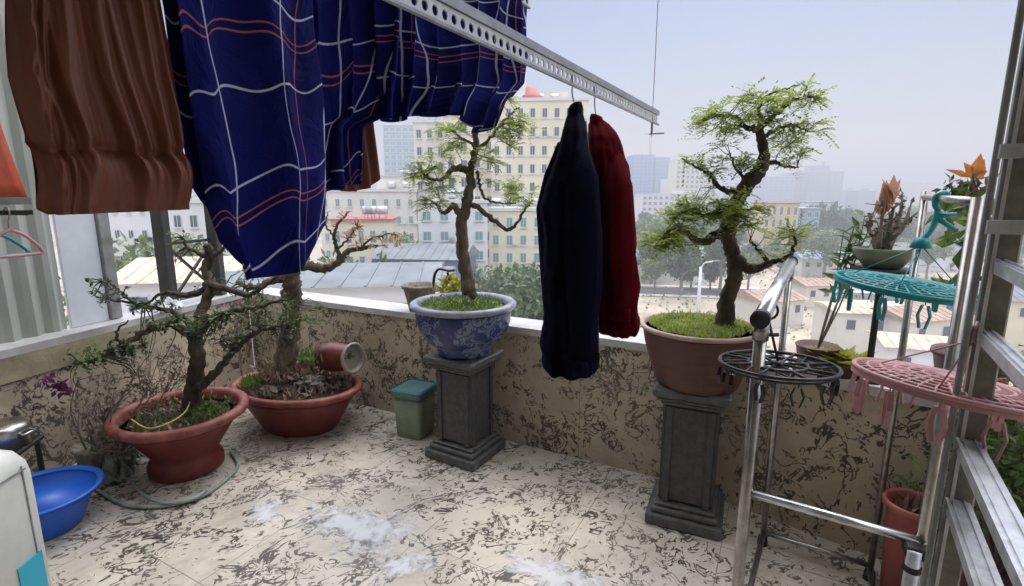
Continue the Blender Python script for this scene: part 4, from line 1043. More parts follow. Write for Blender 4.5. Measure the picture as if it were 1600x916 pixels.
# ------------------------------------------------------------------ plants on the right
SOLID = {}
def leafplant(t, base, tips, m_, L, W, stems=True, mw='barkgrey', per=10, r0=.006, spread=.05):
    wd = MB(); lf = MB()
    for tip in tips:
        tip = Vector(tip); m1 = base.lerp(tip, .5) + rdir() * .03
        wd.tube(spline([base, m1, tip], 4), rads(r0, .002, 9), 6, jit=.3)
        for i in range(per):
            f = rnd(.5, 1.0); q = m1.lerp(tip, (f - .5) * 2)
            d_ = rdir(); d_.z = abs(d_.z) * .5
            lf.leaf(q + rdir() * spread * .2, d_, (V(0, 0, 1) + rdir() * .5).normalized(), L * rnd(.6, 1.2), W, .2)
    wd.build('stem', M[mw], t, True); lf.build('foliage', m_, t)
# planter stand with dead thorny plant
bs = V(1.50, backY(1.50) + .10, HW)
t = thing('planter_stand', 'thin dark iron planter stand on the right parapet under the thorny plant', 'planter stand', bs)
mb = MB(); mb.tube([bs + V(0, 0, .004), bs + V(0, 0, .46)], .013, 10); mb.build('column', M['ironbk'], t, True)
mb = MB(); mb.tube([bs + V(0, 0, .001), bs + V(0, 0, .012)], [.07, .06], 20); mb.build('foot', M['ironbk'], t, True)
mb = MB(); mb.tube([bs + V(0, 0, .462), bs + V(0, 0, .474)], .11, 24); mb.build('tray', M['ironbk'], t, True)
pb = bs + V(0, 0, .476)
t = thing('potted_plant', 'leafless thorny plant with an orange-pink shoot in a shallow grey-green bowl', 'potted plant', pb)
mb = MB(); mb.lathe([(.05, 0), (.07, .002), (.10, .04), (.115, .065), (.118, .078), (.11, .079), (.10, .065), (0, .067)], pb, 36, 1, .8); mb.build('pot', M['bucket'], t, True)
wd = MB(); lf = MB(); s0 = pb + V(-.01, 0, .07)
ends = []
for (x, y) in ((1366, 330), (1380, 312), (1398, 322), (1410, 300), (1424, 318), (1436, 330), (1390, 345), (1420, 350), (1372, 360), (1404, 338)):
    e = at(x, y, bs.y + rnd(-.1, .1)); m1 = s0.lerp(e, .5) + rdir() * .035
    wd.tube(spline([s0 + rdir() * .02, m1, e], 5), rads(.013, .003, 11), 7, jit=.5)
    for k in range(4):
        q = m1.lerp(e, rnd(0, 1)); wd.tube([q, q + rdir() * rnd(.03, .08)], [.003, .001], 4)
    ends.append((m1, e))
wd.build('stems', M['barkgrey'], t, True)
for (x, y, L) in ((1388, 318, .14), (1395, 305, .13), (1380, 325, .10)):
    q = at(x, y + 14, bs.y); 
    for k in range(5): lf.leaf(q, V(rnd(-.5, .2), rnd(-.3, .3), .9), rdir(), L * rnd(.6, 1), .05, .2)
lf.build('orange_shoot', M['leafp'], t); lf = MB()
for i in range(90):
    m1, e = random.choice(ends); lf.leaf(m1.lerp(e, rnd(0, 1)), rdir(), rdir(), .03, .015)
lf.build('foliage', M['dry'], t)
# leafy shrub left of it, on the parapet ledge
q0 = V(1.36, backY(1.36) + .12, HW + .001)
t = thing('potted_plant', 'tall light green leafy shoots growing left of the thorny plant', 'potted plant', q0)
mb = MB(); mb.lathe([(.045, 0), (.07, 0), (.085, .10), (.09, .105), (.085, .11), (.075, .09), (0, .09)], q0, 28); mb.build('pot', M['clay'], t, True)
leafplant(t, q0 + V(0, 0, .08), [at(x, y, q0.y + rnd(-.05, .05)) for x, y in ((1338, 345), (1352, 335), (1362, 348), (1330, 372), (1318, 362), (1345, 360))], M['leafg'], .07, .03, per=13, r0=.004)
q0 = V(1.42, backY(1.42) + .11, HW + .001)
t = thing('potted_plant', 'low yellow-green rosette plant on the parapet above the pink peg hanger', 'potted plant', q0)
mb = MB(); mb.lathe([(.05, 0), (.08, 0), (.10, .05), (.105, .055), (.10, .06), (.09, .045), (0, .045)], q0, 28); mb.build('pot', M['clay'], t, True)
lf = MB()
for i in range(170):
    a = rnd(0, 6.28); lf.leaf(q0 + V(rnd(-.06, .06), rnd(-.04, .04), .05), V(math.cos(a), math.sin(a), rnd(.1, .9)), V(0, 0, 1), rnd(.05, .12), .03, .25)
lf.build('foliage', M['leafy'], t)
# croton with an orange crown
q0 = V(1.74, backY(1.74) + .10, HW + .001)
t = thing('potted_plant', 'croton with an orange top leaf and green leaves below, behind the steel stand', 'potted plant', q0)
mb = MB(); mb.lathe([(.06, 0), (.09, 0), (.12, .16), (.13, .165), (.128, .18), (.115, .17), (.10, .14), (0, .14)], q0, 28); mb.build('pot', M['clay'], t, True)
wd = MB(); cy = q0.y
st_ = spline([q0 + V(0, 0, .12), at(1512, 480, cy), at(1522, 380, cy), at(1516, 320, cy), at(1522, 272, cy)], 5)
wd.tube(st_, rads(.014, .006, len(st_)), 8, jit=.4)
lo2 = MB(); tpx = at(1520, 278, cy)
for (dx, dz, L, wd_) in ((.05, .9, .085, .05), (.5, .75, .08, .045), (-.5, .6, .07, .04), (-1, .25, .12, .025), (.7, .4, .05, .03)):
    lo2.leaf(tpx, V(dx, rnd(-.3, .3), dz), V(rnd(-.3, .3), -1, .3), L, wd_, .15)
lg = MB()
for (x, y) in ((1490, 300), (1484, 312), (1500, 318), (1478, 372), (1492, 380), (1500, 376), (1500, 425), (1512, 340), (1528, 345), (1476, 330), (1508, 440), (1488, 452)):
    p = at(x, y, cy + rnd(-.1, .1)); q = min(st_, key=lambda s_: (s_ - p).length); wd.tube([q, p], [.004, .002], 5)
    for k in range(4): lg.leaf(p, rdir() + V(-.2, -.4, .2), rdir(), rnd(.07, .11), .05, .2)
lgr = MB()
for i in range(60):
    p = at(1515, 296, cy) + V(rnd(-.06, .06), rnd(-.05, .05), rnd(-.04, .04)); lgr.leaf(p, rdir(), rdir(), .035, .014)
wd.build('stem', M['barkgrey'], t, True); lo2.build('orange_leaves', M['leafo'], t); lg.build('foliage', M['leafg'], t); lgr.build('buds', M['dry'], t)
# pink pot on the floor by the wall, with a plant
q0 = V(1.49, 1.72, 0)
t = thing('potted_plant', 'faded pink pot standing on the floor behind the lower rail of the steel stand', 'potted plant', q0)
mb = MB(); mb.lathe([(.045, .002), (.065, .002), (.082, .36), (.096, .365), (.099, .385), (.092, .394), (.082, .385), (.078, .34), (.07, .32), (0, .32)], q0, 36); mb.build('pot', M['pinkpot'], t, True)
lf = MB(); tufts(lf, q0 + V(.01, 0, .33), .06, 70, .08, W=.02); lf.build('foliage', M['dry'], t)
# bush behind the ladder
q0 = V(1.62, 1.50, 0)
t = thing('potted_plant', 'dense green bush with small red flowers in a dark pot behind the ladder', 'potted plant', q0)
mb = MB(); mb.lathe([(.09, .002), (.14, .002), (.18, .30), (.19, .305), (.19, .33), (.175, .33), (.165, .28), (0, .28)], q0, 36); mb.build('pot', M['clay'], t, True)
leafplant(t, q0 + V(0, 0, .26), [q0 + V(rnd(-.16, .22), rnd(-.2, .2), rnd(.5, 1.02)) for i in range(34)], M['leafg'], .05, .028, per=34, r0=.005, spread=.3)
lf = MB()
for i in range(26):
    p = q0 + V(rnd(-.14, .2), rnd(-.22, .05), rnd(.75, 1.05))
    for k in range(7): lf.leaf(p, rdir(), rdir(), .022, .018)
lf.build('flowers', M['leafr'], t)['kind'] = 'stuff'
q0 = V(2.05, 1.15, 0)
t = thing('potted_plant', 'tall dark green shrub against the right wall seen between the ladder rungs', 'potted plant', q0)
mb = MB(); mb.lathe([(.09, .002), (.14, .002), (.18, .30), (.19, .305), (.19, .33), (.175, .33), (.165, .28), (0, .28)], q0, 36); mb.build('pot', M['clay'], t, True)
leafplant(t, q0 + V(0, 0, .26), [q0 + V(rnd(-.2, .2), rnd(-.2, .2), rnd(.5, 1.15)) for i in range(26)], M['leafd'], .06, .03, per=30, r0=.005, spread=.3)
# ------------------------------------------------------------------ left foreground
bc = V(-2.17, 2.06, 0)
bc = V(-2.15, 2.12, 0)
t = thing('plastic_basin', 'bright blue plastic wash basin on the floor at the left', 'basin', bc)
mb = MB(); mb.lathe([(0, .004), (.125, .004), (.138, .010), (.158, .06), (.188, .13), (.212, .175)], bc, 64); mb.lathe([(.208, .172), (.186, .135), (.156, .065), (.132, .016), (0, .012)], bc, 64)
mb.build('bowl', M['bluepl'], t, True)
mb = MB(); mb.lathe([(.207, .168), (.216, .172), (.232, .178), (.235, .184), (.228, .189), (.212, .186), (.204, .178)], bc, 64); mb.f = mb.f[:-2]; mb.m = mb.m[:-2]; mb.build('rim', M['bluepl'], t, True)
bx_ = V(-1.955, 1.42, 0)
t = thing('plastic_container', 'white plastic container with a cyan label at the lower left corner', 'container', bx_)
def tub(mb, lv, c, hx, hy, rot, n=7):
    pts = []
    for (ex, z, cr_) in lv:
        row = []
        for q in range(4):
            for k in range(n):
                a = math.pi / 2 * (q + k / (n - 1)); sx_ = (1, -1, -1, 1)[q]; sy_ = (1, 1, -1, -1)[q]
                p = V(sx_ * (hx + ex - cr_), sy_ * (hy + ex - cr_), 0) + V(math.cos(a), math.sin(a), 0) * cr_
                row.append(Vector(c) + Matrix.Rotation(rot, 3, 'Z') @ V(p.x, p.y, z))
        pts.append(row)
    mb.grid(pts, True); m_ = len(pts[0]); k = len(mb.v) - m_; mb.face([k + i for i in range(m_)])
hx, hy, br = .30, .22, .10
mb = MB(); tub(mb, [(-.02, .002, .04), (0, .02, .05), (0, .56, .05), (-.005, .60, .05), (-.022, .64, .05), (-.055, .665, .05), (-.09, .67, .05)], bx_, hx, hy, br); mb.build('body', M['white'], t, True)
mb = MB(); Mr = Matrix.Rotation(br, 3, 'Z')
mb.box(bx_ + Mr @ V(hx + .001, .12, .17), (.006, .10, .20), rot=br); mb.build('label', M['cyan'], t)
mb = MB(); mb.bar(bx_ + Mr @ V(hx + .001, .155, .05), bx_ + Mr @ V(hx + .001, .155, .60), .004, .004); mb.bar(bx_ + Mr @ V(hx + .001, -.17, .585), bx_ + Mr @ V(hx + .001, .17, .585), .004, .005); mb.build('seam', M['greypost'], t)
mb = MB(); mb.tube([bx_ + Mr @ V(.14, -.1, .66), bx_ + Mr @ V(.14, -.1, .695)], [.05, .045], 20); mb.build('cap', M['ironbk'], t, True)
# stainless pot behind it
bc = V(-2.50, 2.34, 0)
t = thing('steel_pot', 'stainless steel pot on a low dark stool beside the left wall', 'pot', bc + V(0, 0, .30))
mb = MB(); mb.lathe([(.105, .30), (.11, .30), (.105, .39), (.09, .41), (0, .415)], bc, 40); mb.build('body', M['steel'], t, True)
mb = MB(); mb.tube([bc + V(.10, -.02, .37), bc + V(.14, -.035, .37), bc + V(.14, .03, .37), bc + V(.10, .035, .37)], .006, 8); mb.build('handle', M['steel_b'], t, True)
t = thing('low_stool', 'small dark stool under the stainless steel pot', 'stool', bc)
mb = MB(); mb.box(bc + V(0, 0, .285), (.22, .22, .025), rot=.25, bev=.006); mb.build('seat', M['ironbk'], t)
for a in range(4):
    q = bc + Matrix.Rotation(.25 + a * math.pi / 2, 3, 'Z') @ V(.085, .085, 0); mb = MB(); mb.tube([V(q.x, q.y, .002), V(q.x, q.y, .272)], .012, 8); mb.build('leg', M['ironbk'], t)
# crumpled dark net between basin and pot
def crumple(name, label, cat, c, rx, ry, h, m_, sd, rot=0, n=46, sharp=1.0, kind=None, torn=.25, lift=.004):
    mb = MB(); k = 0; idx = {}
    for i in range(n + 1):
        for j in range(n + 1):
            x = (i / n - .5) * 2; y = (j / n - .5) * 2; rr = math.hypot(x, y)
            lim = .82 + torn * noise.noise(V(x * 2.2 + sd, y * 2.2, sd)) + torn * .5 * noise.noise(V(x * 7 + sd, y * 7, sd))
            if rr > lim: continue
            hh = h * max(0, (1 - (rr / lim) ** 3)) * (.25 + abs(noise.noise(V(x * 3.1 + sd, y * 3.1, 0))) * 2.2 * sharp + abs(noise.noise(V(x * 8, y * 8 + sd, 3))) * 1.1)
            p = Matrix.Rotation(rot, 3, 'Z') @ V(x * rx, y * ry, 0)
            idx[i, j] = len(mb.v); mb.v.append(Vector(c) + p + V(0, 0, lift + hh))
    for (i, j) in list(idx):
        if (i + 1, j) in idx and (i, j + 1) in idx and (i + 1, j + 1) in idx: mb.face([idx[i, j], idx[i + 1, j], idx[i + 1, j + 1], idx[i, j + 1]])
    o = mb.build(name, m_, None, False, loc=c); mo = o.modifiers.new('s', 'SOLIDIFY'); mo.thickness = .001
    return tag(o, label, cat)
crumple('net_bag', 'crumpled grey-green rag bag on the floor between the blue basin and the front red pot', 'rag', az(172, 738, 0), .20, .24, .10, M['rag'], 4, .4, sharp=1.3)
# wet patches on the tiles; their pale colour also paints in glossy reflections
def wet_glare_patch(label, c, rx, ry, sd, rot, n=48):
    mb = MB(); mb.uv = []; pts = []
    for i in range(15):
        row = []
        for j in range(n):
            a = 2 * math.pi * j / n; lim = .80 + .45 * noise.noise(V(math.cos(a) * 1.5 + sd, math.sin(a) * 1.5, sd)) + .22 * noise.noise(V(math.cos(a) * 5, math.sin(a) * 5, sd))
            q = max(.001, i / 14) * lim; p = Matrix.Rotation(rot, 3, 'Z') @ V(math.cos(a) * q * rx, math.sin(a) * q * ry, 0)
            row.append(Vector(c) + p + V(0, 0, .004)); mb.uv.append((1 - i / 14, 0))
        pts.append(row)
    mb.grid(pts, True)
    o = mb.build('wet_glare_patch', M['film'], None, True, loc=c); return tag(o, label, 'wet patch')
wet_glare_patch('largest wet patch with painted pale reflection on the floor tiles', az(565, 825, 0), .46, .26, 11, -.42)
wet_glare_patch('small narrow wet patch with painted pale reflection left of the largest one', az(415, 800, 0), .13, .20, 23, .3)
wet_glare_patch('wet patch with painted pale reflection cut off by the bottom edge of the view', az(860, 898, 0), .34, .15, 37, -.45)
wet_glare_patch('faint wet patch with painted pale reflection just below the largest one', az(630, 885, 0), .22, .14, 51, .5)
crumple('white_rag', 'white rag draped on the left parapet beside the grey post', 'rag', LW(3.42, HW, .03), .09, .16, .05, M['ragw'], 8, .1, 30)
# hose coiled round the front pot
mb = MB()
hp = [az(x, y, .012) for x, y in ((150, 765), (185, 785), (215, 792), (260, 790), (310, 778), (345, 756), (372, 728), (360, 706))]
mb.tube(spline(hp, 6), .009, 8)
hp = [az(x, y, .03) for x, y in ((205, 752), (228, 776), (262, 786), (300, 780), (322, 766))]
mb.tube(spline(hp, 6), .009, 8)
o = mb.build('garden_hose', M['hose'], None, True, loc=az(250, 790, 0)); tag(o, 'thin grey-green hose looped on the floor around the foot of the front red pot', 'hose')
# cables / thin twiggy plant at the left wall
q0 = V(-2.26, 2.60, 0)
t = thing('potted_plant', 'bare twiggy plant with a few purple and red leaves against the left wall', 'potted plant', q0)
mb = MB(); mb.lathe([(.06, .002), (.085, .002), (.11, .16), (.12, .165), (.118, .18), (.10, .17), (0, .15)], q0, 30); mb.build('pot', M['barkgrey'], t, True)
wd = MB(); lf = MB(); l2 = MB()
for i in range(30):
    e = q0 + V(rnd(-.12, .42), rnd(-.30, .30), rnd(.25, .72)); e.x = max(e.x, leftX(e.y) + .04)
    b0 = q0 + V(rnd(-.04, .04), rnd(-.04, .04), .14); m1 = b0.lerp(e, .5) + rdir() * .06
    wd.tube(spline([b0, m1, e], 4), rads(.006, .0018, 9), 5, jit=.4)
    for k in range(3):
        f = m1.lerp(e, rnd(0, 1)); g_ = f + rdir() * rnd(.04, .12); g_.x = max(g_.x, leftX(g_.y) + .03); wd.tube([f, g_], [.0025, .001], 4)
        for q in range(5): l2.leaf(f.lerp(g_, rnd(0, 1)), rdir(), rdir(), rnd(.02, .04), .016, .2)
for (x, y) in ((92, 600), (75, 592), (100, 612), (86, 606)):
    p = at(x, y, 2.42)
    for k in range(12): lf.leaf(p + rdir() * .012, rdir(), rdir(), .04, .022)
wd.build('stems', M['barkgrey'], t, True); lf.build('purple_leaves', M['purple'], t); l2.build('foliage', M['dry'], t)
q0 = V(-2.22, 2.98, 0)
t = thing('potted_plant', 'withered small-leaved shrub between the left wall and the front red pot', 'potted plant', q0)
mb = MB(); mb.lathe([(.06, .002), (.085, .002), (.11, .16), (.12, .165), (.118, .18), (.10, .17), (0, .15)], q0, 30); mb.build('pot', M['clay'], t, True)
leafplant(t, q0 + V(0, 0, .14), [q0 + V(rnd(-.10, .26), rnd(-.3, .2), rnd(.25, .62)) for i in range(26)], M['dry'], .035, .016, per=16, r0=.005, spread=.3)
# left rail with hangers
t = thing('wall_rail', 'dark steel rail fixed in front of the corrugated sheet at the left edge', 'rail', V(-1.95, 1.6, 1.48))
rb = V(-1.925, 2.08, 1.485); ra = rb + V(-.45, -.60, .005)
dr = (rb - ra).normalized()
mb = MB(); mb.bar(ra, rb, .022, .028); mb.build('upper_rail', M['greypost'], t)
mb = MB(); mb.bar(ra + V(0, 0, -.045), rb + V(0, 0, -.045), .016, .018); mb.build('lower_rail', M['ironbk'], t)
mb = MB(); mb.tube([ra + V(0, 0, -.05), V(leftX(1.55) + .12, 1.55, 1.44)], .008, 6); mb.tube([rb - dr * .02 + V(0, 0, -.05), V(leftX(2.3) + .12, 2.3, 1.44)], .008, 6); mb.build('arm', M['ironbk'], t)
def plhanger(name, label, p, l, m_, s=1):
    t = thing(name, label, 'hanger', p, 'plastic hangers on the left rail')
    mb = MB(); ax = V(-l.y, l.x, 0)
    mb.tube(spline([p + ax * .018 + V(0, 0, .0), p + ax * .010 + V(0, 0, .018), p - ax * .012 + V(0, 0, .016), p - ax * .014 + V(0, 0, -.01), p + V(0, 0, -.035), p + V(0, 0, -.07)], 4), .003, 6); mb.build('hook', M['steel'], t, True)
    mb = MB(); a, b = p + l * .19 * s + V(0, 0, -.155), p - l * .19 * s + V(0, 0, -.155)
    mb.tube(spline([p + V(0, 0, -.065), p + l * .10 * s + V(0, 0, -.095), a, a - l * .02 + V(0, 0, -.012), b + l * .02 + V(0, 0, -.012), b, p - l * .10 * s + V(0, 0, -.095), p + V(0, 0, -.065)], 5), .0065, 8)
    mb.build('frame', m_, t, True)
q = ra.lerp(rb, .80) + V(0, 0, -.046)
plhanger('plastic_hanger', 'teal plastic hanger on the rail at the left edge', q, V(.25, 1, 0).normalized(), M['teal'], .7)
q = ra.lerp(rb, .90) + V(0, 0, -.046)
plhanger('plastic_hanger', 'pink plastic hanger on the rail, right of the teal one', q, V(.3, .9, 0).normalized(), M['pinkpl'], .5)
# power cables and little twig overhead are skipped on purpose; short twig enters at the top
# ------------------------------------------------------------------ the city below and beyond
G = -20.0
M['gnd'] = mat('ground_city', (.30, .26, .20), .95, col2=(.55, .47, .38), vscale=.05, bump=.2, bscale=2)
M['cream'] = mat('cream_wall', (.70, .65, .48), .8, var=.08, vscale=.15); M['cream2'] = mat('pale_wall', (.66, .63, .56), .8, var=.08, vscale=.2)
M['bwhite'] = mat('white_wall', (.66, .67, .68), .75, var=.06, vscale=.2); M['byellow'] = mat('yellow_wall', (.62, .50, .25), .8, var=.1, vscale=.2)
M['bblue'] = mat('blue_net', (.03, .14, .45), .6, var=.2, vscale=.08); M['bteal'] = mat('teal_net', (.05, .28, .42), .6, var=.2, vscale=.1)
M['bglass'] = mat('pale_glass', (.22, .36, .48), .3, var=.12, vscale=.05); M['bgrey'] = mat('grey_tower', (.16, .20, .28), .6, var=.15, vscale=.08)
M['win'] = mat('window_glass', (.07, .10, .12), .15); M['winf'] = mat('window_surround', (.62, .62, .60), .7); M['wint'] = mat('window_teal', (.14, .30, .30), .25)
M['roofr'] = mat('red_roof', (.42, .09, .07), .7, var=.2, vscale=.5); M['roofg'] = mat('grey_tin', (.17, .19, .21), .85, var=.2, vscale=.4)
M['roofb'] = mat('brown_tin', (.36, .25, .19), .7, var=.25, vscale=.5); M['roofw'] = mat('pale_tin', (.48, .49, .51), .8, var=.12, vscale=.4); M['roofl'] = mat('blue_tin', (.16, .26, .38), .5, var=.2, vscale=.5)
M['roofs'] = mat('dusty_roof', (.50, .43, .34), .9, var=.25, vscale=.8)
M['rooft'] = mat('green_tin', (.12, .22, .18), .5, var=.2, vscale=.5)
M['crane'] = mat('crane_red', (.45, .20, .16), .6); M['road'] = mat('asphalt', (.09, .09, .095), .9, var=.15, vscale=1.5)
M['tleaf'] = leafmat('city_leaf', (.035, .075, .018), (.10, .16, .04), .2); M['tleaf2'] = leafmat('city_leaf_pale', (.09, .14, .04), (.22, .28, .09), .25)
M['hill'] = mat('hill', (.05, .08, .05), .95, var=.3, vscale=.01)
mb = MB()
xs = [-6000, -900, -300, -100, 0, 100, 300, 900, 6000]; ys = [-300, 2, 60, 140, 300, 700, 1500, 3500, 7000]
mb.grid([[V(x, y, G) for y in ys] for x in xs]); struct(mb.build('ground', M['gnd']))
mb = MB()                                    # street with kerbs
def strip(mb, pts, w_, z, h=0):
    L = []; 
    for i, p in enumerate(pts):
        d = (pts[min(i + 1, len(pts) - 1)] - pts[max(i - 1, 0)]).normalized(); n = V(-d.y, d.x, 0)
        L.append([p + n * w_ / 2 + V(0, 0, z), p - n * w_ / 2 + V(0, 0, z)])
    mb.grid(L)
rd = [V(-40, 118, G), V(20, 120, G), V(70, 112, G), V(130, 96, G), V(200, 70, G)]
strip(mb, rd, 9, .02); struct(mb.build('road', M['road']))
mb = MB(); strip(mb, [p + V(0, 6.4, 0) for p in rd], 2.6, .14); strip(mb, [p - V(0, 6.4, 0) for p in rd], 2.6, .14); struct(mb.build('pavement', M['cream2']))
def building(name, label, x0, x1, ytop, D, depth, wallm, rows, cols, rot=0, wmat='win', wsize=(.5, .5), roof=None, parapet=True, z0=G, group=None, side=3, bands=False):
    """x0..x1 px at distance D, top at px row ytop; windows are parts on the front and one side"""
    W = (x1 - x0) / F * D; cx = ((x0 + x1) / 2 - 800) / F * D
    d = ray((x0 + x1) / 2, ytop); zt = EYE + d.z * (D / d.y); H = zt - z0
    rot = math.atan2(-cx, D) * -1 * 0 + rot
    Mr = Matrix.Rotation(rot, 3, 'Z'); c = V(cx, D, z0)
    t = thing(name, label, 'building', c, group)
    P = lambda x, y, z: c + Mr @ V(x, y, z)
    mb = MB(); mb.box(P(0, depth / 2, H / 2), (W, depth, H), rot=rot); mb.build('wall', M[wallm], t)
    if rows and cols:
        fh = min(3.6, H / rows) if rows * 3.6 < H else H / rows
        fh = (EYE + ray(800, ytop).z * 0 + H) / rows if H / rows < 4.2 else 3.5
        cw = W / cols; ww, wh = cw * wsize[0], fh * wsize[1]
        def proto(w2, h2):
            mb = MB(); mb.box(c + V(0, -.03, 0), (w2 * 1.22, .10, h2 * 1.18)); mb.box(c + V(0, -.15, 0), (w2 * .06, .05, h2)); mb.box(c + V(0, -.15, -h2 * .64), (w2 * 1.4, .22, h2 * .08))
            me_o = mb.build('window', M['winf'], t)
            mb = MB(); mb.box(c + V(0, -.102, 0), (w2, .04, h2)); mb.build('pane', M[wmat], me_o)
            return me_o
        first = proto(ww, wh); cnt = 0; used = False
        for r_ in range(rows):
            for k in range(cols):
                if cnt >= 96: break
                z = H - fh * (r_ + .62)
                if z < 1: continue
                o = first if not used else copy_tree(first, t)
                used = True; cnt += 1
                o.location = Mr @ V(-W / 2 + cw * (k + .5), -.002, z); o.rotation_euler = (0, 0, rot)
    if bands:
        mb = MB()
        for r_ in range(rows):
            mb.box(P(0, depth / 2, H - fh * (r_ + 1.0) + .15), (W + .24, depth + .24, .16), rot=rot)
        mb.build('floor_band', M['winf'], t)
    if D < 175 and rows >= 4:
        for q in range(3):
            mb = MB(); x_ = rnd(-.42, .42) * W; mb.tube([P(x_ - .8, depth * .3, H + 1.5), P(x_ + .8, depth * .3, H + 1.5)], .65, 12)
            for e_ in (-.5, .5): mb.bar(P(x_ + e_, depth * .3, H + .2), P(x_ + e_, depth * .3, H + 1.0), .12)
            mb.build('water_tank', M['galv'], t, True)
        for q in range(9):
            r_ = random.randrange(1, rows); k = random.randrange(cols); mb = MB()
            mb.box(P(-W / 2 + cw * (k + 1.0) - cw * .08, -.28, H - fh * (r_ + .8)), (.85, .40, .6), rot=rot, bev=.04); mb.build('air_conditioner', M['winf'], t)
        for q in range(3):
            k = random.randrange(cols); r_ = random.randrange(1, rows); mb = MB(); zb = H - fh * (r_ + 1.02); xx = -W / 2 + cw * (k + .5)
            mb.box(P(xx, -.5, zb), (cw * .9, 1.0, .12), rot=rot); mb.box(P(xx, -.97, zb + .45), (cw * .9, .06, .9), rot=rot); mb.build('balcony', M['winf'], t)
    mb = MB()
    if roof == 'gable':
        k = len(mb.v); e = W * .04 + .3; hh = W * .18
        for q in ((-W / 2 - e, -e, H), (W / 2 + e, -e, H), (W / 2 + e, depth + e, H), (-W / 2 - e, depth + e, H), (-W / 2 - e, depth / 2, H + hh), (W / 2 + e, depth / 2, H + hh)): mb.v.append(P(*q))
        for f in ((0, 1, 5, 4), (2, 3, 4, 5), (0, 4, 3), (1, 2, 5), (3, 2, 1, 0)): mb.face(f)
        mb.build('roof', M['roofr'], t)
    elif roof:
        mb.box(P(0, depth / 2, H + .14), (W + .8, depth + .8, .26), rot=rot); mb.build('roof', M[roof], t)
    elif parapet:
        mb.box(P(0, depth / 2, H + .3), (W + .5, depth + .5, .55), rot=rot); mb.build('parapet', M['winf'], t)
        mb = MB(); mb.box(P(W * .18, depth * .5, H + 1.6), (W * .25, depth * .3, 2.1), rot=rot); mb.build('roof_hut', M[wallm], t)
    return t, P, W, H
# cream tower with red crown and its lower wings
t, P, W, H = building('office_tower', 'tall cream tower with rows of small windows and a red crown, behind the left bonsai', 768, 912, 158, 100, 16, 'cream', 12, 8, R(-4), wsize=(.36, .46), bands=True)
mb = MB(); q = P(-W * .12, 5, H + .6); mb.lathe([(3.2, 0), (3.2, .8), (2.6, 1.2), (1.6, 2.4), (.2, 3.0)], q, 24); mb.build('red_crown', M['roofr'], t, True)
mb = MB(); mb.box(P(-W * .22, 3.5, H + 3.6), (2.6, 3, 6.6), rot=R(-4)); mb.build('roof_tank_tower', M['bwhite'], t)
building('apartment_block', 'cream apartment block stepping down left of the tall cream tower', 698, 776, 182, 104, 14, 'cream', 11, 4, 0, wsize=(.45, .5), bands=True)
building('apartment_block', 'narrow white apartment block with balconies behind the left bonsai crown', 652, 700, 192, 108, 14, 'cream2', 11, 3, 0, wsize=(.4, .45))
building('office_block', 'white block with two columns of square windows left of the bonsai trunk', 655, 762, 318, 82, 12, 'bwhite', 7, 4, R(3), wmat='wint', wsize=(.42, .42))
building('office_block', 'cream block with greenish windows right of the bonsai trunk', 764, 850, 330, 86, 12, 'cream', 7, 4, R(-3), wmat='wint', wsize=(.38, .5))
building('shop_house', 'long pale building with a flat roof behind the pink-shooted bonsai', 505, 652, 300, 105, 12, 'cream2', 7, 8, R(4), wmat='wint', wsize=(.3, .4))
building('shop_house', 'low cream house with a pink roof below the small brown cloth', 520, 610, 345, 78, 9, 'cream', 5, 5, R(6), wmat='wint', wsize=(.4, .45), roof='roofr')
building('house_block', 'pale yellow villa between the brown cloth and the left bonsai', 600, 656, 276, 160, 14, 'cream', 9, 5, 0, wsize=(.4, .5), roof='roofw')
building('glass_tower', 'pale blue glass tower just right of the small brown cloth', 606, 654, 196, 340, 30, 'bglass', 16, 5, 0, wmat='wint', wsize=(.7, .55), parapet=True)
building('glass_tower', 'faint pale tower behind the left bonsai crown', 664, 700, 205, 300, 24, 'bwhite', 16, 4, 0, wsize=(.5, .5))
building('white_block', 'plain white building behind the left grey post', 176, 240, 300, 70, 12, 'bwhite', 4, 3, 0, wsize=(.3, .3))
building('white_block', 'white building seen past the dark lattice fence', 270, 345, 318, 64, 10, 'bwhite', 4, 3, 0, wsize=(.4, .4))
building('white_block', 'pale building filling the gap left of the dark fence post', 100, 185, 250, 90, 12, 'bwhite', 6, 4, 0, wsize=(.3, .4))
t, P, W, H = building('construction_tower', 'bright blue netted tower with a crane, right of the dark red sweater', 984, 1016, 242, 520, 26, 'bblue', 14, 5, R(3), wmat='bblue', wsize=(.5, .5), parapet=False)
t2, P2, W2, H2 = building('construction_tower', 'teal-blue tower joined to the right side of the netted tower', 1017, 1040, 246, 526, 26, 'bteal', 14, 3, R(3), wmat='bblue', wsize=(.5, .5), parapet=False)
q = P(W * .35, 5, H + .2)
t = thing('tower_crane', 'faint tower crane standing on the blue netted tower', 'crane', q)
mb = MB()
for dx in (-.9, .9):
    for dy in (-.9, .9): mb.bar(q + V(dx, dy, 0), q + V(dx, dy, 22), .28)
for k in range(11): mb.bar(q + V(-.9, -.9, k * 2), q + V(.9, -.9, k * 2 + 2), .18)
mb.build('mast', M['crane'], t)
mb = MB(); mb.bar(q + V(-6, 0, 20), q + V(14, 0, 21.5), .8, .9); mb.bar(q + V(0, 0, 22), q + V(0, 0, 25), .7); mb.bar(q + V(0, 0, 25), q + V(12, 0, 21.8), .2); mb.build('jib', M['crane'], t)
building('apartment_tower', 'cream tower just right of the blue netted tower', 1050, 1086, 250, 430, 22, 'cream', 14, 5, 0, wsize=(.5, .5))
building('apartment_tower', 'shorter pinkish tower beside the cream tower', 1086, 1112, 272, 450, 22, 'cream2', 11, 4, 0, wsize=(.5, .5))
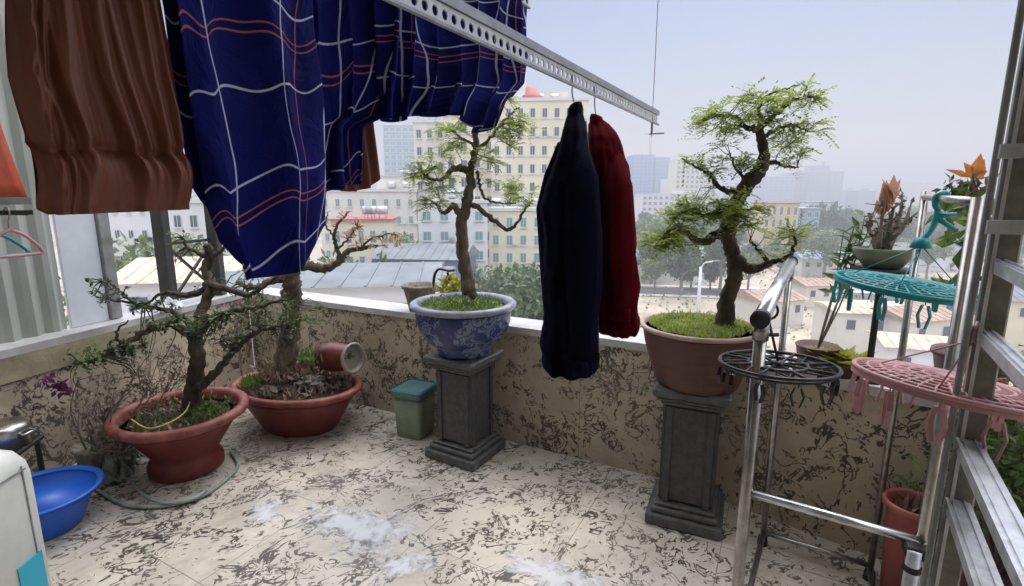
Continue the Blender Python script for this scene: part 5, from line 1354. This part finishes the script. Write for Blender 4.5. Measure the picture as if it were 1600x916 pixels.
building('apartment_tower', 'low pale towers right of the blue netted tower', 1038, 1056, 280, 470, 22, 'bwhite', 8, 3, 0, wsize=(.5, .5))
building('glass_block', 'pale teal glass block left of the grey tower', 1192, 1232, 276, 620, 30, 'bglass', 9, 5, 0, wmat='wint', wsize=(.6, .5))
building('glass_block', 'lavender glass block adjoining the grey tower', 1230, 1254, 270, 640, 30, 'bgrey', 9, 3, 0, wmat='win', wsize=(.6, .5))
t, P, W, H = building('grey_tower', 'hazy grey-blue tower with a stepped top on the skyline', 1254, 1306, 268, 700, 40, 'bgrey', 11, 6, 0, wsize=(.6, .5))
mb = MB(); mb.box(P(-W * .12, 15, H + 4), (W * .5, 20, 8)); mb.box(P(W * .05, 15, H + 10), (3, 3, 8)); mb.build('stepped_top', M['bgrey'], t)
building('yellow_house', 'yellow building with narrow windows right of the tall bonsai trunk', 1190, 1242, 318, 180, 12, 'byellow', 5, 5, R(-4), wsize=(.35, .6), roof='roofr')
building('blue_house', 'pale blue building beside the yellow one', 1243, 1276, 326, 190, 12, 'bglass', 4, 3, 0, wsize=(.4, .5), roof='roofw')
building('white_house', 'small white house with a pale roof below the grey tower', 1262, 1300, 316, 230, 12, 'bwhite', 3, 3, 0, wsize=(.4, .5), roof='roofw')
building('long_building', 'long pale building on the skyline right of the dark red sweater', 1000, 1100, 304, 330, 20, 'bwhite', 4, 12, 0, wsize=(.5, .5))
random.seed(5)
k = 0
skn = ['short grey block on the far skyline', 'pale block on the far skyline', 'small cream block on the far skyline']
for x in range(1310, 1640, 22):
    w_ = rnd(14, 30); D = rnd(600, 900); mt = random.choice(['bgrey', 'bwhite', 'bglass', 'cream2'])
    building('skyline_block', 'hazy low block on the skyline right of the grey tower', x, x + w_, rnd(284, 300), D, 25, mt, 0, 0, 0, group='hazy low blocks on the far skyline')
for x in (1116, 1140, 1165, 950, 560, 480, 420, 380):
    building('skyline_block', 'hazy low block on the skyline between the towers', x, x + rnd(16, 30), rnd(280, 298), rnd(500, 800), 25, random.choice(['bgrey', 'bwhite', 'cream2']), 0, 0, 0, group='hazy blocks between the towers')
# nearer roofs below the parapet
def shed(name, label, x, y, D, W, dp, h, rm, rot=0, wallm='cream2', group=None):
    d = ray(x, y); zt = EYE + d.z * (D / d.y); cx = (x - 800) / F * D * (1)
    c = V(cx, D, G); H = max(2.5, zt - G)
    t = thing(name, label, 'building', c, group); Mr = Matrix.Rotation(rot, 3, 'Z'); P = lambda a, b, z: c + Mr @ V(a, b, z)
    mb = MB(); mb.box(P(0, dp / 2, H / 2), (W, dp, H), rot=rot); mb.build('wall', M[wallm], t)
    mb = MB(); e = .5
    for q in ((-W / 2 - e, -e, H), (W / 2 + e, -e, H), (W / 2 + e, dp + e, H), (-W / 2 - e, dp + e, H), (-W / 2 - e, dp / 2, H + h), (W / 2 + e, dp / 2, H + h)): mb.v.append(P(*q))
    for f in ((0, 1, 5, 4), (2, 3, 4, 5), (0, 4, 3), (1, 2, 5), (3, 2, 1, 0)): mb.face(f)
    n = int(W / 1.1)
    for i in range(n):
        x_ = -W / 2 + W * (i + .5) / n
        mb.bar(P(x_, -e, H + .03), P(x_, dp / 2, H + h + .03), .10, .06)
    mb.build('roof', M[rm], t)
    for i in range(max(2, int(W / 3))):
        x_ = -W / 2 + W * (i + .5) / max(2, int(W / 3))
        mb = MB(); mb.box(P(x_, -.02, H - 1.6), (1.3, .08, 1.5), rot=rot); wo_ = mb.build('window', M['winf'], t)
        mb = MB(); mb.box(P(x_, -.07, H - 1.6), (1.05, .05, 1.25), rot=rot); mb.build('pane', M['win'], wo_)
    return t
shed('tin_roof_house', 'large grey tin roof just beyond the parapet left of the porcelain bowl', 570, 446, 26, 6.5, 9, .6, 'roofg', R(6), 'bwhite')
shed('tin_roof_house', 'narrow grey tin roof behind the large one, left of the porcelain bowl', 620, 430, 46, 9, 5, .4, 'roofg', R(6), 'bwhite')
shed('tin_roof_house', 'dark grey tin roof beside the pink-shooted bonsai', 650, 405, 66, 12, 9, 1.6, 'roofg', R(-8), 'bgrey')
shed('tin_roof_house', 'grey roof seen between the dark bonsai branches', 400, 452, 30, 6, 8, .6, 'roofg', R(10), 'bwhite')
shed('tin_roof_house', 'sandy roof behind the dark lattice fence', 285, 440, 34, 9, 9, 1.2, 'roofs', R(10), 'bwhite')
shed('tin_roof_house', 'brown tin roof in the lower city right of the clay pot', 1480, 500, 62, 8, 7, 1.2, 'roofb', R(15), 'cream2')
shed('tin_roof_house', 'sandy coloured flat roof below the teal peg hanger', 1390, 490, 64, 10, 7, .5, 'roofs', R(-8), 'cream2')
shed('tin_roof_house', 'wide sandy roof in the lower city at the foot of the croton', 1500, 548, 48, 9, 6, .6, 'roofs', R(-20), 'bwhite')
shed('tin_roof_house', 'brown roof in the lower city right of the tall steel post', 1300, 446, 100, 9, 6, 1.0, 'roofb', R(8), 'cream2')
shed('tin_roof_house', 'green-grey tin roof left of the tall bonsai trunk', 1050, 400, 130, 20, 9, 1.8, 'rooft', R(4), 'bwhite')
shed('tin_roof_house', 'blue tin roof in the trees right of the steel top tube', 1310, 405, 140, 18, 10, 2, 'roofl', R(-5), 'cream2')
shed('tin_roof_house', 'long white roof in the trees above the green-grey one', 1010, 398, 150, 14, 9, 1.4, 'roofw', R(-3), 'bwhite')
0 and shed('tin_roof_house', 'small cream-walled house with a brown roof beside the tall bonsai trunk', 1095, 452, 96, 9, 8, 1.8, 'roofb', R(-12), 'cream')
shed('tin_roof_house', 'grey roof far right between the ladder rungs', 1600, 470, 70, 18, 9, 1.6, 'roofg', R(-12), 'cream')
shed('tin_roof_house', 'blue-grey roof in the middle distance behind the teal peg hanger', 1430, 392, 150, 26, 10, 2, 'roofg', R(-5), 'bwhite')
shed('tin_roof_house', 'brownish roof behind the black ring hanger', 1235, 470, 84, 9, 8, 1.4, 'roofb', R(20), 'cream2')
# lamp post
q = V(29, 78, G); t = thing('street_lamp', 'pale street lamp post left of the tall bonsai trunk', 'street lamp', q)
mb = MB(); mb.tube([q, q + V(0, 0, 11)], [.32, .2], 10); mb.build('pole', M['bwhite'], t, True)
mb = MB(); mb.tube([q + V(0, 0, 10.8), q + V(.5, 0, 11.6), q + V(2, 0, 11.9)], .1, 8); mb.build('arm', M['bwhite'], t, True)
mb = MB(); mb.box(q + V(2.3, 0, 11.9), (1.0, .35, .18), bev=.04); mb.build('lamp_head', M['greypost'], t)
# trees
def tree(name, label, lm, seed, H=9):
    random.seed(seed)
    t = thing(name, label, 'tree', (0, 0, 0), 'trees in the city below the terrace')
    wd = MB(); wd.tube([V(0, 0, 0), V(.1, 0, H * .25), V(-.1, .1, H * .5)], [.30, .24, .15], 8, jit=.3)
    lobes = []
    for i in range(12):
        a = rnd(0, 6.28); r_ = rnd(.8, H * .32); c = V(math.cos(a) * r_, math.sin(a) * r_, rnd(H * .42, H * .92)); lobes.append((c, rnd(H * .12, H * .2)))
        wd.tube([V(0, 0, H * .35), V(c.x * .5, c.y * .5, c.z * .75), c], [.12, .07, .03], 5)
    wd.build('trunk', M['barkgrey'], t)
    lf = MB()
    for (c, r_) in lobes:
        for i in range(150):
            d_ = rdir(); p = c + d_ * r_ * (rnd(0, 1) ** .35) * V(1, 1, .75).length / 1.6
            lf.leaf(p, rdir(), (d_ + V(0, 0, .6)).normalized(), rnd(.4, .8), .42, .1)
    lf.build('crown', lm, t)
    return t
P_ = [tree('city_tree', 'broad green tree standing in the city below', M['tleaf'], 1), tree('city_tree', 'pale green tree standing in the city below', M['tleaf2'], 2, 10), tree('city_tree', 'dark rounded tree standing in the city below', M['tleaf'], 3, 8)]
random.seed(21)
spots = []
def tr_(x, y, D, k=None, s=None): spots.append((x, y, D, k if k is not None else random.randrange(3), s))
# (crown top at px x, y; distance)
for x, y, D, k in ((205, 365, 44, 1), (225, 340, 48, 1), (250, 345, 50, 1), (285, 350, 48, 1), (215, 400, 40, 1), (300, 400, 52, 1), (232, 385, 38, 1)): tr_(x, y, D, k)
for x, y, D in ((560, 400, 55), (600, 405, 60), (520, 405, 52), (640, 398, 72), (480, 400, 50), (625, 350, 76), (760, 402, 70), (800, 410, 66), (840, 405, 72), (700, 412, 68), (870, 415, 64), (835, 440, 50)): tr_(x, y, D)
for i in range(22): tr_(rnd(1000, 1130), rnd(318, 385), rnd(110, 250))
for i in range(26): tr_(rnd(1245, 1500), rnd(312, 350), rnd(180, 330))
for i in range(11): tr_(rnd(1250, 1640), rnd(350, 385), rnd(130, 200))
for i in range(3): tr_(rnd(990, 1130), rnd(390, 410), rnd(100, 130))

for i in range(3): tr_(rnd(1160, 1260), rnd(370, 400), rnd(110, 150))
used = [False] * 3
lbs = ['broad green tree standing in the city below', 'pale green tree standing in the city below', 'dark rounded tree standing in the city below']
for (x, y, D, k, s) in spots:
    d = ray(x, y); zt = EYE + d.z * (D / d.y); h = zt - G; H0 = (9, 10, 8)[k]
    o = P_[k] if not used[k] else copy_tree(P_[k]); used[k] = True
    sc = h / (H0 * 1.05)
    sw = min(sc, 1.0 + D / 260)
    o.location = ((x - 800) / F * D, D, G); o.scale = (sw * rnd(.85, 1.15), sw * rnd(.85, 1.15), sc); o.rotation_euler = (0, 0, rnd(0, 6.28))
# far wood and hills
mb = MB(); pts = []
for i in range(81):
    x = -3000 + 6000 * i / 80
    pts.append([V(x, 1500, G - 5), V(x, 1900, G + 25 + 26 * noise.noise(V(x * .002, 0, 0)) + 12 * noise.noise(V(x * .008, 3, 0))), V(x, 2600, G - 5)])
mb.grid(pts); struct(mb.build('hills', M['hill'], None, True))
mb = MB()
random.seed(3)
for i in range(5200):
    D = rnd(150, 620); x = rnd(-.15, 1.15) * D; 
    if rnd(0, 1) < .4: x = rnd(.35, 1.1) * D
    c = V(x, D, G + rnd(1, 5.5 + 3 * noise.noise(V(x * .02, D * .02, 0)))); r_ = rnd(1.0, 2.2)
    for k in range(5): mb.leaf(c + rdir() * r_, rdir(), (rdir() + V(0, -.3, .8)).normalized(), r_ * 1.5, r_ * 1.1, .1)
o = mb.build('low_trees', M['tleaf']); tag(o, 'mass of low greenery spreading between the far buildings', 'greenery', kind='stuff')
mb = MB()                                    # loose clutter on the bare ground: scrub
for i in range(1300):
    D = rnd(48, 150); x = rnd(.05, 1.15) * D; c = V(x, D, G + rnd(.1, .7)); r_ = rnd(.3, .9)
    for k in range(3): mb.leaf(c + rdir() * r_, rdir(), V(0, 0, 1), r_, r_ * .8, .1)
o = mb.build('scrub', M['tleaf2']); tag(o, 'patchy scrub on the bare ground below the terrace', 'scrub', kind='stuff')
# ------------------------------------------------------------------ haze
hz = MB(); hz.box((0, 1200, 20), (9000, 3300, 86)); 
hm = bpy.data.materials.new('haze_air'); hm.use_nodes = True; t_ = hm.node_tree; t_.nodes.clear()
pv = t_.nodes.new('ShaderNodeVolumePrincipled'); pv.inputs['Density'].default_value = HAZE = 0.0021; pv.inputs['Color'].default_value = (.76, .77, .83, 1); pv.inputs['Anisotropy'].default_value = .2
oo = t_.nodes.new('ShaderNodeOutputMaterial'); t_.links.new(pv.outputs[0], oo.inputs['Volume'])
o = hz.build('haze', hm); tag(o, 'pale blue-grey haze lying over the city', 'haze', kind='stuff')
